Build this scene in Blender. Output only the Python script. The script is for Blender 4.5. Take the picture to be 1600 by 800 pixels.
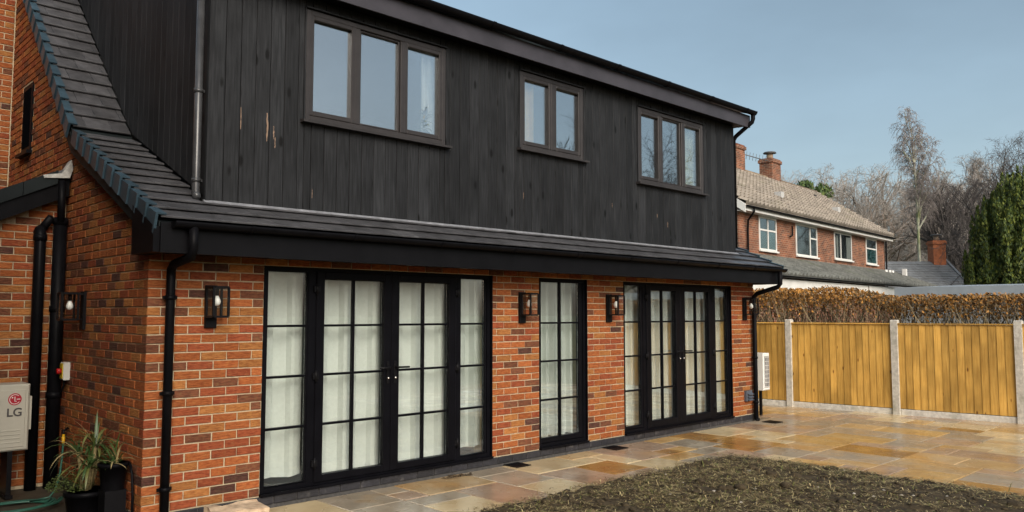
import bpy, bmesh, math, random
from mathutils import Vector, Matrix, noise, Euler

for o in list(bpy.data.objects): bpy.data.objects.remove(o)
SC = bpy.context.scene
COL = SC.collection
RAD = math.radians

# ------------------------------------------------------------------ camera, sky, sun, exposure
cam = bpy.data.cameras.new('camera'); camo = bpy.data.objects.new('camera', cam); COL.objects.link(camo)
cam.sensor_width = 36.0; cam.lens = 36.0 * 1252.86 / 1600.0; cam.clip_start = 0.05; cam.clip_end = 3000
CAM = Vector((-2.358, -6.68, 1.70))
YAW, PITCH = RAD(46.1367), RAD(4.1154)
FWD = Vector((math.cos(YAW) * math.cos(PITCH), math.sin(YAW) * math.cos(PITCH), math.sin(PITCH)))
camo.location = CAM; camo.rotation_euler = FWD.to_track_quat('-Z', 'Y').to_euler()
SC.camera = camo

SUN_AZ, SUN_EL = RAD(-114.0), RAD(33.0)        # azimuth from +X towards +Y; the sun stands behind the camera
world = bpy.data.worlds.new('World'); SC.world = world; world.use_nodes = True
wn = world.node_tree.nodes; wl = world.node_tree.links; wn.clear()
sky = wn.new('ShaderNodeTexSky'); sky.sky_type = 'NISHITA'; sky.sun_disc = False
sky.sun_elevation = SUN_EL; sky.sun_rotation = RAD(90) - SUN_AZ
sky.altitude = 100; sky.air_density = 1.0; sky.dust_density = 3.6; sky.ozone_density = 1.4
hsv = wn.new('ShaderNodeHueSaturation'); hsv.inputs['Hue'].default_value = 0.478; hsv.inputs['Saturation'].default_value = 0.78; hsv.inputs['Value'].default_value = 0.95
bg = wn.new('ShaderNodeBackground'); bg.inputs['Strength'].default_value = 0.093
wo = wn.new('ShaderNodeOutputWorld')
# faint high veil: the same soft variation all round the sky
tcw = wn.new('ShaderNodeTexCoord'); mpw = wn.new('ShaderNodeMapping'); mpw.inputs['Scale'].default_value = (1.0, 1.0, 2.6)
nzw = wn.new('ShaderNodeTexNoise'); nzw.inputs['Scale'].default_value = 1.7; nzw.inputs['Detail'].default_value = 5; nzw.inputs['Roughness'].default_value = 0.55
mrw = wn.new('ShaderNodeMapRange'); mrw.inputs['From Min'].default_value = 0.3; mrw.inputs['From Max'].default_value = 0.7; mrw.inputs['To Min'].default_value = 0.84; mrw.inputs['To Max'].default_value = 1.06
wl.new(tcw.outputs['Generated'], mpw.inputs['Vector']); wl.new(mpw.outputs[0], nzw.inputs['Vector']); wl.new(nzw.outputs['Fac'], mrw.inputs['Value']); wl.new(mrw.outputs[0], hsv.inputs['Value'])
wl.new(sky.outputs[0], hsv.inputs['Color']); wl.new(hsv.outputs[0], bg.inputs['Color']); wl.new(bg.outputs[0], wo.inputs['Surface'])

sun = bpy.data.lights.new('sun', 'SUN'); sun.energy = 1.55; sun.angle = RAD(38); sun.color = (1.0, 0.92, 0.79)
suno = bpy.data.objects.new('sun', sun); COL.objects.link(suno)
SD = Vector((math.cos(SUN_AZ) * math.cos(SUN_EL), math.sin(SUN_AZ) * math.cos(SUN_EL), math.sin(SUN_EL)))
suno.rotation_euler = SD.to_track_quat('Z', 'Y').to_euler(); suno.location = (5, -12, 15)

vs = SC.view_settings; vs.view_transform = 'Standard'; vs.look = 'None'; vs.exposure = 0.86; vs.gamma = 1.0; vs.use_curve_mapping = False
SC.cycles.max_bounces = 8; SC.cycles.transparent_max_bounces = 12; SC.cycles.caustics_reflective = False; SC.cycles.caustics_refractive = False

# ------------------------------------------------------------------ helpers
RNG = random.Random(7)
def srgb(r, g, b):
    f = lambda c: (c / 255 / 12.92) if c / 255 <= 0.04045 else ((c / 255 + 0.055) / 1.055) ** 2.4
    return (f(r), f(g), f(b))

MATS = {}
def mat(name, col, rough=0.7, var=0.25, scale=8.0, stretch=(1, 1, 1), bump=0.0, bump_scale=None, col2=None, thr=(0.35, 0.65),
        spec=0.5, metal=0.0, objvar=0.0, rough_var=0.0, stain=None, coat=0.0, trans=0.0):
    """Principled material: two-scale world-space noise in the base colour, per-object variation, relief by bump."""
    m = bpy.data.materials.new(name); m.use_nodes = True
    nt = m.node_tree; N = nt.nodes; L = nt.links
    b = N['Principled BSDF']; b.inputs['Roughness'].default_value = rough; b.inputs['Metallic'].default_value = metal
    b.inputs['Specular IOR Level'].default_value = spec
    if coat: b.inputs['Coat Weight'].default_value = coat; b.inputs['Coat Roughness'].default_value = 0.15
    if trans: b.inputs['Subsurface Weight'].default_value = 0.0
    g = N.new('ShaderNodeNewGeometry')
    mp = N.new('ShaderNodeMapping'); mp.inputs['Scale'].default_value = stretch
    L.new(g.outputs['Position'], mp.inputs['Vector'])
    n1 = N.new('ShaderNodeTexNoise'); n1.inputs['Scale'].default_value = scale; n1.inputs['Detail'].default_value = 6; n1.inputs['Roughness'].default_value = 0.65
    L.new(mp.outputs[0], n1.inputs['Vector'])
    rp = N.new('ShaderNodeValToRGB')
    c2 = col2 if col2 else tuple(c * (1 - var) for c in col)
    c1 = col if col2 else tuple(min(1, c * (1 + var)) for c in col)
    rp.color_ramp.elements[0].position = thr[0]; rp.color_ramp.elements[1].position = thr[1]
    rp.color_ramp.elements[0].color = (*c2, 1); rp.color_ramp.elements[1].color = (*c1, 1)
    L.new(n1.outputs['Fac'], rp.inputs['Fac'])
    out = rp.outputs['Color']
    if stain:                                      # large soft patches of another colour (rust veins, lichen)
        ns = N.new('ShaderNodeTexNoise'); ns.inputs['Scale'].default_value = stain[1]; ns.inputs['Detail'].default_value = 4
        L.new(g.outputs['Position'], ns.inputs['Vector'])
        mr = N.new('ShaderNodeMapRange'); mr.inputs['From Min'].default_value = stain[2]; mr.inputs['From Max'].default_value = stain[2] + 0.18
        mr.inputs['To Max'].default_value = stain[3]
        L.new(ns.outputs['Fac'], mr.inputs['Value'])
        mx = N.new('ShaderNodeMix'); mx.data_type = 'RGBA'; mx.inputs[7].default_value = (*stain[0], 1)
        L.new(mr.outputs[0], mx.inputs[0]); L.new(out, mx.inputs[6]); out = mx.outputs[2]
    if objvar:
        oi = N.new('ShaderNodeObjectInfo'); hs = N.new('ShaderNodeHueSaturation')
        mr = N.new('ShaderNodeMapRange'); mr.inputs['To Min'].default_value = 1 - objvar; mr.inputs['To Max'].default_value = 1 + objvar
        L.new(oi.outputs['Random'], mr.inputs['Value']); L.new(mr.outputs[0], hs.inputs['Value']); L.new(out, hs.inputs['Color']); out = hs.outputs[0]
    L.new(out, b.inputs['Base Color'])
    if rough_var:
        mr = N.new('ShaderNodeMapRange'); mr.inputs['From Min'].default_value = 0.3; mr.inputs['From Max'].default_value = 0.7
        mr.inputs['To Min'].default_value = max(0.05, rough - rough_var); mr.inputs['To Max'].default_value = min(1, rough + rough_var)
        nr = N.new('ShaderNodeTexNoise'); nr.inputs['Scale'].default_value = 2.2; nr.inputs['Detail'].default_value = 3
        L.new(g.outputs['Position'], nr.inputs['Vector']); L.new(nr.outputs['Fac'], mr.inputs['Value']); L.new(mr.outputs[0], b.inputs['Roughness'])
    if bump:
        n2 = N.new('ShaderNodeTexNoise'); n2.inputs['Scale'].default_value = bump_scale or scale * 3; n2.inputs['Detail'].default_value = 5
        L.new(mp.outputs[0], n2.inputs['Vector'])
        bp = N.new('ShaderNodeBump'); bp.inputs['Strength'].default_value = bump; bp.inputs['Distance'].default_value = 0.01
        L.new(n2.outputs['Fac'], bp.inputs['Height']); L.new(bp.outputs[0], b.inputs['Normal'])
    MATS[name] = m
    return m

def glass(name, refl_lo, refl_hi, tint=(0.9, 0.95, 0.93), rough=0.0):
    m = bpy.data.materials.new(name); m.use_nodes = True
    nt = m.node_tree; N = nt.nodes; L = nt.links; N.clear()
    out = N.new('ShaderNodeOutputMaterial'); tr = N.new('ShaderNodeBsdfTransparent'); tr.inputs[0].default_value = (*tint, 1)
    gl = N.new('ShaderNodeBsdfGlossy'); gl.inputs['Roughness'].default_value = rough; gl.inputs[0].default_value = (0.95, 0.98, 1, 1)
    lw = N.new('ShaderNodeLayerWeight'); lw.inputs['Blend'].default_value = 0.35
    mr = N.new('ShaderNodeMapRange'); mr.inputs['To Min'].default_value = refl_lo; mr.inputs['To Max'].default_value = refl_hi
    L.new(lw.outputs['Fresnel'], mr.inputs['Value'])
    n = N.new('ShaderNodeTexNoise'); n.inputs['Scale'].default_value = 1.3; bp = N.new('ShaderNodeBump'); bp.inputs['Strength'].default_value = 0.03; bp.inputs['Distance'].default_value = 0.02
    g = N.new('ShaderNodeNewGeometry'); L.new(g.outputs['Position'], n.inputs['Vector']); L.new(n.outputs['Fac'], bp.inputs['Height']); L.new(bp.outputs[0], gl.inputs['Normal'])
    mx = N.new('ShaderNodeMixShader'); L.new(mr.outputs[0], mx.inputs[0]); L.new(tr.outputs[0], mx.inputs[1]); L.new(gl.outputs[0], mx.inputs[2])
    L.new(mx.outputs[0], out.inputs['Surface']); MATS[name] = m
    return m

class MB:
    """Collects geometry for one mesh."""
    def __init__(s): s.v = []; s.f = []; s.m = []; s.sm = []
    def add(s, vs, fs, mi=0, smooth=False):
        o = len(s.v); s.v += [tuple(v) for v in vs]; s.f += [tuple(i + o for i in f) for f in fs]
        s.m += [mi] * len(fs); s.sm += [smooth] * len(fs)
    def box(s, x0, x1, y0, y1, z0, z1, mi=0):
        s.add([(x0,y0,z0),(x1,y0,z0),(x1,y1,z0),(x0,y1,z0),(x0,y0,z1),(x1,y0,z1),(x1,y1,z1),(x0,y1,z1)],
              [(0,3,2,1),(4,5,6,7),(0,1,5,4),(1,2,6,5),(2,3,7,6),(3,0,4,7)], mi)
    def hexa(s, p, mi=0):      # eight corners, bottom ring then top ring
        s.add(p, [(0,3,2,1),(4,5,6,7),(0,1,5,4),(1,2,6,5),(2,3,7,6),(3,0,4,7)], mi)
    def piece(s, mp, u0, u1, v0, v1, w0, w1, c=0.004, mi=0, jit=0.0, rng=RNG):
        """box with chamfered front edges; mp maps (along, up, outward) to xyz"""
        j = lambda: rng.uniform(-jit, jit)
        a = [(u0+j(),v0+j()),(u1+j(),v0+j()),(u1+j(),v1+j()),(u0+j(),v1+j())]
        cu, cv = (u0+u1)/2, (v0+v1)/2
        def ins(p): return (p[0] + (c if p[0] < cu else -c), p[1] + (c if p[1] < cv else -c))
        V = [mp(x,y,w0) for x,y in a] + [mp(x,y,w1-c) for x,y in a] + [mp(*ins(p),w1) for p in a]
        F = [(0,1,2,3)] + [(i,(i+1)%4,4+(i+1)%4,4+i) for i in range(4)] + [(4+i,4+(i+1)%4,8+(i+1)%4,8+i) for i in range(4)] + [(8,9,10,11)]
        s.add(V, F, mi)
    def tube(s, pts, radii, n=6, mi=0, caps=True, smooth=True):
        pts = [Vector(p) for p in pts]
        if not isinstance(radii, (list, tuple)): radii = [radii] * len(pts)
        V = []; up = None
        for i, p in enumerate(pts):
            d = (pts[min(i+1, len(pts)-1)] - pts[max(i-1, 0)])
            d = d.normalized() if d.length > 1e-9 else Vector((0,0,1))
            if up is None: up = d.orthogonal().normalized()
            up = (up - d * up.dot(d)); up = up.normalized() if up.length > 1e-6 else d.orthogonal().normalized()
            r = d.cross(up)
            for k in range(n):
                a = 2 * math.pi * k / n
                V.append(p + (up * math.cos(a) + r * math.sin(a)) * radii[i])
        F = []
        for i in range(len(pts) - 1):
            for k in range(n):
                a, b = i*n + k, i*n + (k+1) % n
                F.append((a, b, b + n, a + n))
        if caps and n > 2: F.append(tuple(range(n))[::-1]); F.append(tuple((len(pts)-1)*n + k for k in range(n)))
        s.add(V, F, mi, smooth)
    def mesh(s, name, mats, recalc=True):
        me = bpy.data.meshes.new(name); me.from_pydata(s.v, [], s.f)
        for m in (mats if isinstance(mats, (list, tuple)) else [mats]): me.materials.append(m)
        me.polygons.foreach_set('material_index', s.m); me.polygons.foreach_set('use_smooth', s.sm)
        if recalc:
            bm = bmesh.new(); bm.from_mesh(me); bmesh.ops.recalc_face_normals(bm, faces=bm.faces); bm.to_mesh(me); bm.free()
        me.update()
        return me
    def build(s, name, mats, parent=None, loc=(0,0,0), rot=(0,0,0), recalc=True):
        return link(name, s.mesh(name, mats, recalc), parent, loc, rot)

def link(name, me, parent=None, loc=(0,0,0), rot=(0,0,0)):
    o = bpy.data.objects.new(name, me); COL.objects.link(o); o.parent = parent; o.location = loc; o.rotation_euler = rot
    return o
def thing(name, label, cat, loc=(0,0,0), rz=0.0, group=None):
    o = bpy.data.objects.new(name, None); COL.objects.link(o); o.location = loc; o.rotation_euler = (0,0,rz)
    o.empty_display_size = 0.2
    return tag(o, label, cat, group)
def tag(o, label, cat, group=None):
    o['label'] = label; o['category'] = cat
    if group: o['group'] = group
    return o
def struct(o): o['kind'] = 'structure'; return o
def stuff(o): o['kind'] = 'stuff'; return o

FRONT = lambda u, v, w: (u, -w, v)          # facade facing -Y
LEFT = lambda u, v, w: (-w, u, v)           # gable facing -X
RIGHT = lambda u, v, w: (w, u, v)
UP = lambda u, v, w: (u, v, w)              # lying flat

# ------------------------------------------------------------------ materials
BR = [('brick_orange', (0.37,0.120,0.038), (0.25,0.068,0.021)), ('brick_red', (0.29,0.076,0.030), (0.19,0.042,0.018)), ('brick_tan', (0.37,0.155,0.048), (0.25,0.090,0.026)),
      ('brick_brown', (0.175,0.066,0.033), (0.105,0.038,0.021)), ('brick_plum', (0.105,0.045,0.032), (0.055,0.024,0.018)), ('brick_russet', (0.33,0.100,0.030), (0.22,0.058,0.018))]
BRICK = [mat(n, a, 0.85, scale=16, stretch=(1,1,4), bump=0.9, bump_scale=24, col2=b, thr=(0.40,0.58), objvar=0.16, spec=0.2, stain=((b[0]*1.25+.05, b[1]*1.5+.06, b[2]+.03), 26, .53, .45)) for n, a, b in BR]
BW = [0.27, 0.18, 0.19, 0.12, 0.03, 0.21]
def pick_brick(r):
    x = r.random(); k = 0
    for k, w in enumerate(BW):
        x -= w
        if x < 0: return k
    return k
MORTAR = mat('mortar', (0.45,0.37,0.25), 0.95, 0.18, 30, bump=0.5, spec=0.2)
ENGB = mat('engineering_brick', (0.018,0.018,0.022), 0.6, 0.35, 25, bump=0.3, objvar=0.25, stain=((0.16,0.15,0.14), 9, 0.6, 0.5))
BLACKP = mat('black_plastic', (0.0045,0.0045,0.0055), 0.42, 0.2, 6, rough_var=0.08, spec=0.07)
GUTM = mat('gutter_plastic', (0.005,0.005,0.006), 0.36, 0.2, 4, spec=0.1)
BLACKM = mat('black_metal', (0.006,0.006,0.007), 0.45, 0.2, 9, spec=0.12)
FRAME = mat('black_frame', (0.004,0.004,0.0055), 0.40, 0.2, 5, spec=0.07)
WFRAME = mat('grey_window_frame', (0.034,0.031,0.031), 0.4, 0.15, 5, objvar=0.1, spec=0.25)
FASCIA = mat('dark_fascia', (0.006,0.006,0.007), 0.45, 0.25, 3, rough_var=0.08, spec=0.08)
TILE = mat('roof_tile', (0.062,0.062,0.066), 0.40, 0.30, 7, bump=0.2, bump_scale=60, objvar=0.22, spec=0.45)
VERGE = mat('verge_cap', (0.032,0.060,0.080), 0.42, 0.2, 9, objvar=0.15)
BARGE = mat('bargeboard', (0.013,0.017,0.018), 0.5, 0.2, 3, spec=0.1)
LEAD = mat('lead_flashing', (0.30,0.31,0.33), 0.45, 0.3, 12, metal=0.3)
GLASS_UP = glass('coated_glass', 0.28, 0.7, (0.9,0.93,0.93))
GLASS_DN = glass('clear_glass', 0.045, 0.45, (0.96,0.985,0.965))
GLASS_LT = glass('lantern_glass', 0.01, 0.2, (0.97,0.98,0.97))
CURT = mat('curtain_cloth', (0.72,0.74,0.725), 0.9, 0.04, 30, spec=0.1)
INTER = mat('room_plaster', (0.16,0.165,0.165), 0.9, 0.05, 2)
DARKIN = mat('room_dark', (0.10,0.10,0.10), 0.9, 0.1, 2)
WHITEP = mat('white_plastic', (0.72,0.72,0.68), 0.4, 0.06, 4)
CONC = mat('concrete', (0.54,0.52,0.46), 0.9, 0.22, 14, bump=0.5, stain=((0.20,0.21,0.14), 4, 0.56, 0.5))

def timber(name, base, dark, knot, k0=0.09, k1=0.17):
    m = bpy.data.materials.new(name); m.use_nodes = True
    nt = m.node_tree; N = nt.nodes; L = nt.links; b = N['Principled BSDF']; b.inputs['Roughness'].default_value = 0.6; b.inputs['Specular IOR Level'].default_value = 0.2
    g = N.new('ShaderNodeNewGeometry'); oi = N.new('ShaderNodeObjectInfo')
    ad = N.new('ShaderNodeVectorMath'); ad.operation = 'ADD'
    cm = N.new('ShaderNodeCombineXYZ'); ml = N.new('ShaderNodeMath'); ml.operation = 'MULTIPLY'; ml.inputs[1].default_value = 37.0
    L.new(oi.outputs['Random'], ml.inputs[0]); L.new(ml.outputs[0], cm.inputs['Z']); L.new(g.outputs['Position'], ad.inputs[0]); L.new(cm.outputs[0], ad.inputs[1])
    mp = N.new('ShaderNodeMapping'); mp.inputs['Scale'].default_value = (1,1,0.06); L.new(ad.outputs[0], mp.inputs['Vector'])
    n1 = N.new('ShaderNodeTexNoise'); n1.inputs['Scale'].default_value = 55; n1.inputs['Detail'].default_value = 5; L.new(mp.outputs[0], n1.inputs['Vector'])
    rp = N.new('ShaderNodeValToRGB'); rp.color_ramp.elements[0].position = 0.32; rp.color_ramp.elements[1].position = 0.70
    rp.color_ramp.elements[0].color = (*dark, 1); rp.color_ramp.elements[1].color = (*base, 1); L.new(n1.outputs['Fac'], rp.inputs['Fac'])
    # knots: sparse stretched cells
    mk = N.new('ShaderNodeMapping'); mk.inputs['Scale'].default_value = (6.5,6.5,2.6); L.new(ad.outputs[0], mk.inputs['Vector'])
    vo = N.new('ShaderNodeTexVoronoi'); vo.inputs['Scale'].default_value = 1.0; vo.inputs['Randomness'].default_value = 1.0; L.new(mk.outputs[0], vo.inputs['Vector'])
    kr = N.new('ShaderNodeMapRange'); kr.inputs['From Min'].default_value = k0; kr.inputs['From Max'].default_value = k1; kr.inputs['To Min'].default_value = 1; kr.inputs['To Max'].default_value = 0
    L.new(vo.outputs['Distance'], kr.inputs['Value'])
    mx = N.new('ShaderNodeMix'); mx.data_type = 'RGBA'; mx.inputs[7].default_value = (*knot, 1)
    L.new(kr.outputs[0], mx.inputs[0]); L.new(rp.outputs['Color'], mx.inputs[6])
    # weathered paler patches
    n3 = N.new('ShaderNodeTexNoise'); n3.inputs['Scale'].default_value = 1.6; n3.inputs['Detail'].default_value = 4; L.new(ad.outputs[0], n3.inputs['Vector'])
    m3 = N.new('ShaderNodeMapRange'); m3.inputs['From Min'].default_value = 0.3; m3.inputs['From Max'].default_value = 0.7; m3.inputs['To Min'].default_value = 0.7; m3.inputs['To Max'].default_value = 1.35
    L.new(n3.outputs['Fac'], m3.inputs['Value'])
    hs = N.new('ShaderNodeHueSaturation'); L.new(mx.outputs[2], hs.inputs['Color']); L.new(m3.outputs[0], hs.inputs['Value'])
    m4 = N.new('ShaderNodeMapRange'); m4.inputs['To Min'].default_value = 0.72; m4.inputs['To Max'].default_value = 1.28; L.new(oi.outputs['Random'], m4.inputs['Value'])
    h2 = N.new('ShaderNodeHueSaturation'); L.new(hs.outputs[0], h2.inputs['Color']); L.new(m4.outputs[0], h2.inputs['Value'])
    L.new(h2.outputs[0], b.inputs['Base Color'])
    bp = N.new('ShaderNodeBump'); bp.inputs['Strength'].default_value = 0.35; bp.inputs['Distance'].default_value = 0.004
    L.new(n1.outputs['Fac'], bp.inputs['Height']); L.new(bp.outputs[0], b.inputs['Normal'])
    MATS[name] = m
    return m
CLAD = timber('black_timber', (0.0225,0.0240,0.0262), (0.0082,0.0088,0.0098), (0.0015,0.0015,0.0015))
FENCEW = timber('fence_timber', (0.52,0.315,0.078), (0.38,0.210,0.045), (0.12,0.045,0.008), 0.05, 0.11)
RAWW = mat('raw_timber', (0.26,0.175,0.12), 0.8, 0.25, 20, stretch=(1,1,0.2))

# ------------------------------------------------------------------ ground, patio, soil
g = MB(); g.add([(-400,-400,-0.12),(900,-400,-0.12),(900,900,-0.12),(-400,900,-0.12)], [(0,1,2,3)])
struct(g.build('ground', mat('far_ground', (0.07,0.075,0.03), 0.95, 0.4, 0.4, bump=0.3)))

YARDM = mat('yard_concrete', (0.060,0.048,0.030), 0.7, 0.35, 5, bump=0.3, rough_var=0.2)
y = MB(); y.box(-7, 0.02, -1.6, 5.0, -0.1, -0.004)
struct(y.build('side_yard', YARDM))

PAT = MB(); PAT.box(0.0, 12.4, -8.0, 2.6, -0.1, -0.016)
patio = struct(PAT.build('patio', mat('paving_joint', (0.17,0.125,0.07), 0.9, 0.3, 20, bump=0.4)))
SL = [('sandstone_buff', (0.496,0.366,0.201), (0.366,0.248,0.124), (0.425,0.224,0.059), 0.5), ('sandstone_grey', (0.354,0.301,0.224), (0.248,0.206,0.147), (0.354,0.212,0.071), 0.62),
      ('sandstone_cream', (0.590,0.484,0.295), (0.448,0.342,0.189), (0.472,0.283,0.094), 0.66), ('sandstone_rust', (0.389,0.224,0.065), (0.248,0.118,0.031), (0.201,0.100,0.024), 0.5),
      ('sandstone_mauve', (0.389,0.289,0.201), (0.283,0.195,0.130), (0.389,0.224,0.083), 0.55), ('sandstone_honey', (0.507,0.342,0.142), (0.366,0.224,0.083), (0.354,0.177,0.041), 0.55)]
SLM = [mat(n, a, 0.26, scale=2.6, bump=0.22, bump_scale=22, col2=b, thr=(0.32,0.68), stain=(c, 1.5, t - .01, 0.75), objvar=0.10, rough_var=0.13, spec=0.5) for n, a, b, c, t in SL]
def pave():
    r = random.Random(21); c = 0.29
    x0, y0 = 0.08, -0.035
    nx, ny = 42, 24
    def inside(i, j):
        x, yy = x0 + (i + .5) * c, y0 - (j + .5) * c
        return (yy > -1.50 or x > 6.15) and x < 12.15
    used = set(); cache = {}; k = 0
    sizes = [(2,2)]*5 + [(3,2)]*5 + [(2,1)]*2 + [(1,1)]*1 + [(2,3)]*2 + [(1,2)]*1
    def put(i, j, w, h):
        nonlocal k
        mi = r.choices(range(6), [5,4,5,1.5,5,2.6])[0]
        key = (w, h, mi, r.randrange(3))
        if key not in cache:
            b = MB(); b.piece(UP, -w*c/2+.006, w*c/2-.006, -h*c/2+.006, h*c/2-.006, -0.03, 0.0, 0.005, 0, 0.003, r); cache[key] = b.mesh('paving_slab', SLM[mi])
        o = link('paving_slab', cache[key], patio, (x0 + (i + w/2) * c, y0 - (j + h/2) * c, r.uniform(-0.0015, 0.0015)), (r.uniform(-.0015,.0015), r.uniform(-.0015,.0015), 0)); k += 1
    def fill(i0, i1, j0, j1, ok):
        for j in range(j0, j1):
            for i in range(i0, i1):
                if (i, j) in used or not ok(i, j): continue
                cand = sizes[:]; r.shuffle(cand); cand.append((1,1))
                for w, h in cand:
                    cells = [(a, b) for a in range(i, i+w) for b in range(j, j+h)]
                    if all(q not in used and ok(*q) and i0 <= q[0] < i1 and j0 <= q[1] < j1 for q in cells):
                        used.update(cells); put(i, j, w, h); break
    fill(0, nx, 0, ny, inside)
    fill(34, nx, -8, 0, lambda i, j: x0 + i * c > 9.62)      # beside the far end of the house
    return k
pave()

SOILM = mat('damp_soil', (0.075,0.056,0.030), 0.95, 0.5, 9, bump=1.0, bump_scale=45, col2=(0.022,0.016,0.009), spec=0.3)
def soil_h(x, yy):
    e = min(1.0, max(0.0, (6.42 + 0.13 * noise.noise((3, yy*1.6, 1)) + .07 * noise.noise((x*4, yy*5, 8)) - x) / 0.22)) * min(1.0, max(0.0, (-1.33 + 0.12 * noise.noise((x*1.5, 7, 2)) + .07 * noise.noise((x*5, yy*4, 6)) - yy) / 0.22))
    n = noise.fractal((x*1.1, yy*1.1, 0.3), 1.0, 2.0, 4) * 0.03 + abs(noise.noise((x*5, yy*5, 4))) * 0.05 + noise.noise((x*14, yy*14, 9)) * 0.014
    return -0.045 + min(1, e * 2.2) * 0.048 + e * (0.008 + n)
def soil():
    b = MB(); st = 0.055; nx, ny = int(9.4/st), int(8.3/st); x0, y0 = -2.8, -9.4
    V = [(x0 + i*st, y0 + j*st, soil_h(x0 + i*st, y0 + j*st)) for j in range(ny+1) for i in range(nx+1)]
    F = [(j*(nx+1)+i, j*(nx+1)+i+1, (j+1)*(nx+1)+i+1, (j+1)*(nx+1)+i) for j in range(ny) for i in range(nx)]
    b.add(V, F, 0, True)
    return struct(b.build('soil_bed', SOILM, recalc=False))
soil()
def litter():
    r = random.Random(5); b = MB()
    for _ in range(78000):
        x, yy = r.uniform(0.6, 6.62), -1.16 - abs(r.triangular(0, 4.6, 0.8))
        if (x > 6.45 or yy > -1.30) and r.random() < .90: continue
        z = max(soil_h(x, yy), -.002) + r.uniform(0.001, 0.012)
        clump = noise.noise((x*1.7, yy*1.7, 11)) + .5 * noise.noise((x*6, yy*6, 3))
        if clump < r.uniform(-0.62, 0.28): continue
        a = r.uniform(0, 2*math.pi); l = r.uniform(0.025, 0.08) * (2.4 if r.random() < .08 else 1); w = r.uniform(0.0014, 0.0042)
        up = r.random() < .02
        d = Vector((math.cos(a), math.sin(a), r.uniform(1.0, 2.5) if up else r.uniform(-.10, .16))).normalized(); n = Vector((-math.sin(a), math.cos(a), 0)) * w
        p = Vector((x, yy, z)); q = p + d*l*.5 + Vector((0,0,.006)); t = q + Vector((d.x + r.uniform(-.5,.5), d.y + r.uniform(-.5,.5), d.z*.3 - .1)) * l * .5
        mi = r.choices([0,1,2,3], [4,4,3,1] if up else [3.6,4,1.2,2.6])[0]
        b.add([p-n, p+n, q+n, q-n, t], [(0,1,2,3), (3,2,4)], mi)
    for _ in range(1700):                                    # clods and chips
        x, yy = r.uniform(1.2, 6.4), -1.34 - abs(r.triangular(0, 4.4, 0.5)); z = soil_h(x, yy); s = r.uniform(0.008, 0.03) * (2.3 if r.random() < .05 else 1)
        ph = r.uniform(0, 6.28); vs = [Vector((0, 0, .62)), Vector((0, 0, -.5))]
        for zz, rr in ((.38, .75), (-.05, 1.1)):
            for q in range(6): vs.append(Vector((rr * math.cos(ph + q*1.047 + zz), rr * math.sin(ph + q*1.047 + zz), zz)))
        vs = [Vector((v.x * r.uniform(.7,1.3), v.y * r.uniform(.7,1.3), v.z * r.uniform(.7,1.2))) * s + Vector((x, yy, z + s*.12)) for v in vs]
        F = [(0, 2+q, 2+(q+1)%6) for q in range(6)] + [(2+q, 8+q, 8+(q+1)%6, 2+(q+1)%6) for q in range(6)] + [(1, 8+(q+1)%6, 8+q) for q in range(6)]
        b.add(vs, F, 4 if s > .02 else r.choices([4,5],[12,1])[0], s > .02)
    ms = [mat('straw', (0.36,0.30,0.15), 0.8, 0.3, 20), mat('dead_stem', (0.15,0.105,0.045), 0.85, 0.3, 20), mat('moss_green', (0.15,0.16,0.04), 0.8, 0.3, 20),
          mat('dark_twig', (0.045,0.03,0.016), 0.85, 0.3, 20), SOILM, mat('pale_chip', (0.42,0.39,0.33), 0.8, 0.2, 20)]
    o = stuff(b.build('dead_grass', ms, recalc=False)); o['label'] = 'straw, dead grass and clods strewn over the bare soil'; o['category'] = 'dead grass'
litter()

# ------------------------------------------------------------------ the house
HL = 9.50                                   # length of the long front
house = thing('house', 'brick house with black timber dormer, sweeping dark tiled roof and glazed garden doors', 'house')
DOORS = [(1.0, 3.745), (4.515, 5.37), (6.125, 8.80)]        # openings in the front wall
ZP, ZH, ZS = 0.105, 2.13, 2.19              # plinth top, door head, soffit

# brick wall backing (mortar), with real openings
w = MB()
edges = [0.012] + [e for d in DOORS for e in d] + [HL - 0.012]
for i in range(0, len(edges), 2): w.box(edges[i], edges[i+1], 0.008, 0.30, 0.0, 2.42)
for a, b_ in DOORS: w.box(a, b_, 0.009, 0.299, ZH, 2.42)
front_wall = w.build('front_wall', MORTAR, house)
def roof_z(yy): return 2.633 + 0.459 * yy if yy < 1.9 else 3.505 + 0.984 * (yy - 1.9)
def gable(x0, x1):
    g = MB(); prof = [(0.009, 0.0), (4.95, 0.0), (4.95, roof_z(4.95) - .12), (1.9, roof_z(1.9) - .12), (0.009, roof_z(0) - .12)]
    n = len(prof); g.add([(x0, p[0], p[1]) for p in prof] + [(x1, p[0], p[1]) for p in prof], [tuple(range(n))[::-1], tuple(range(n, 2*n))] + [(i, (i+1)%n, n+(i+1)%n, n+i) for i in range(n)])
    return g
gable_wall = gable(0.008, 0.30).build('gable_wall', MORTAR, house)
gable(HL - .3, HL - 0.008).build('far_gable_wall', MORTAR, house)

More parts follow.
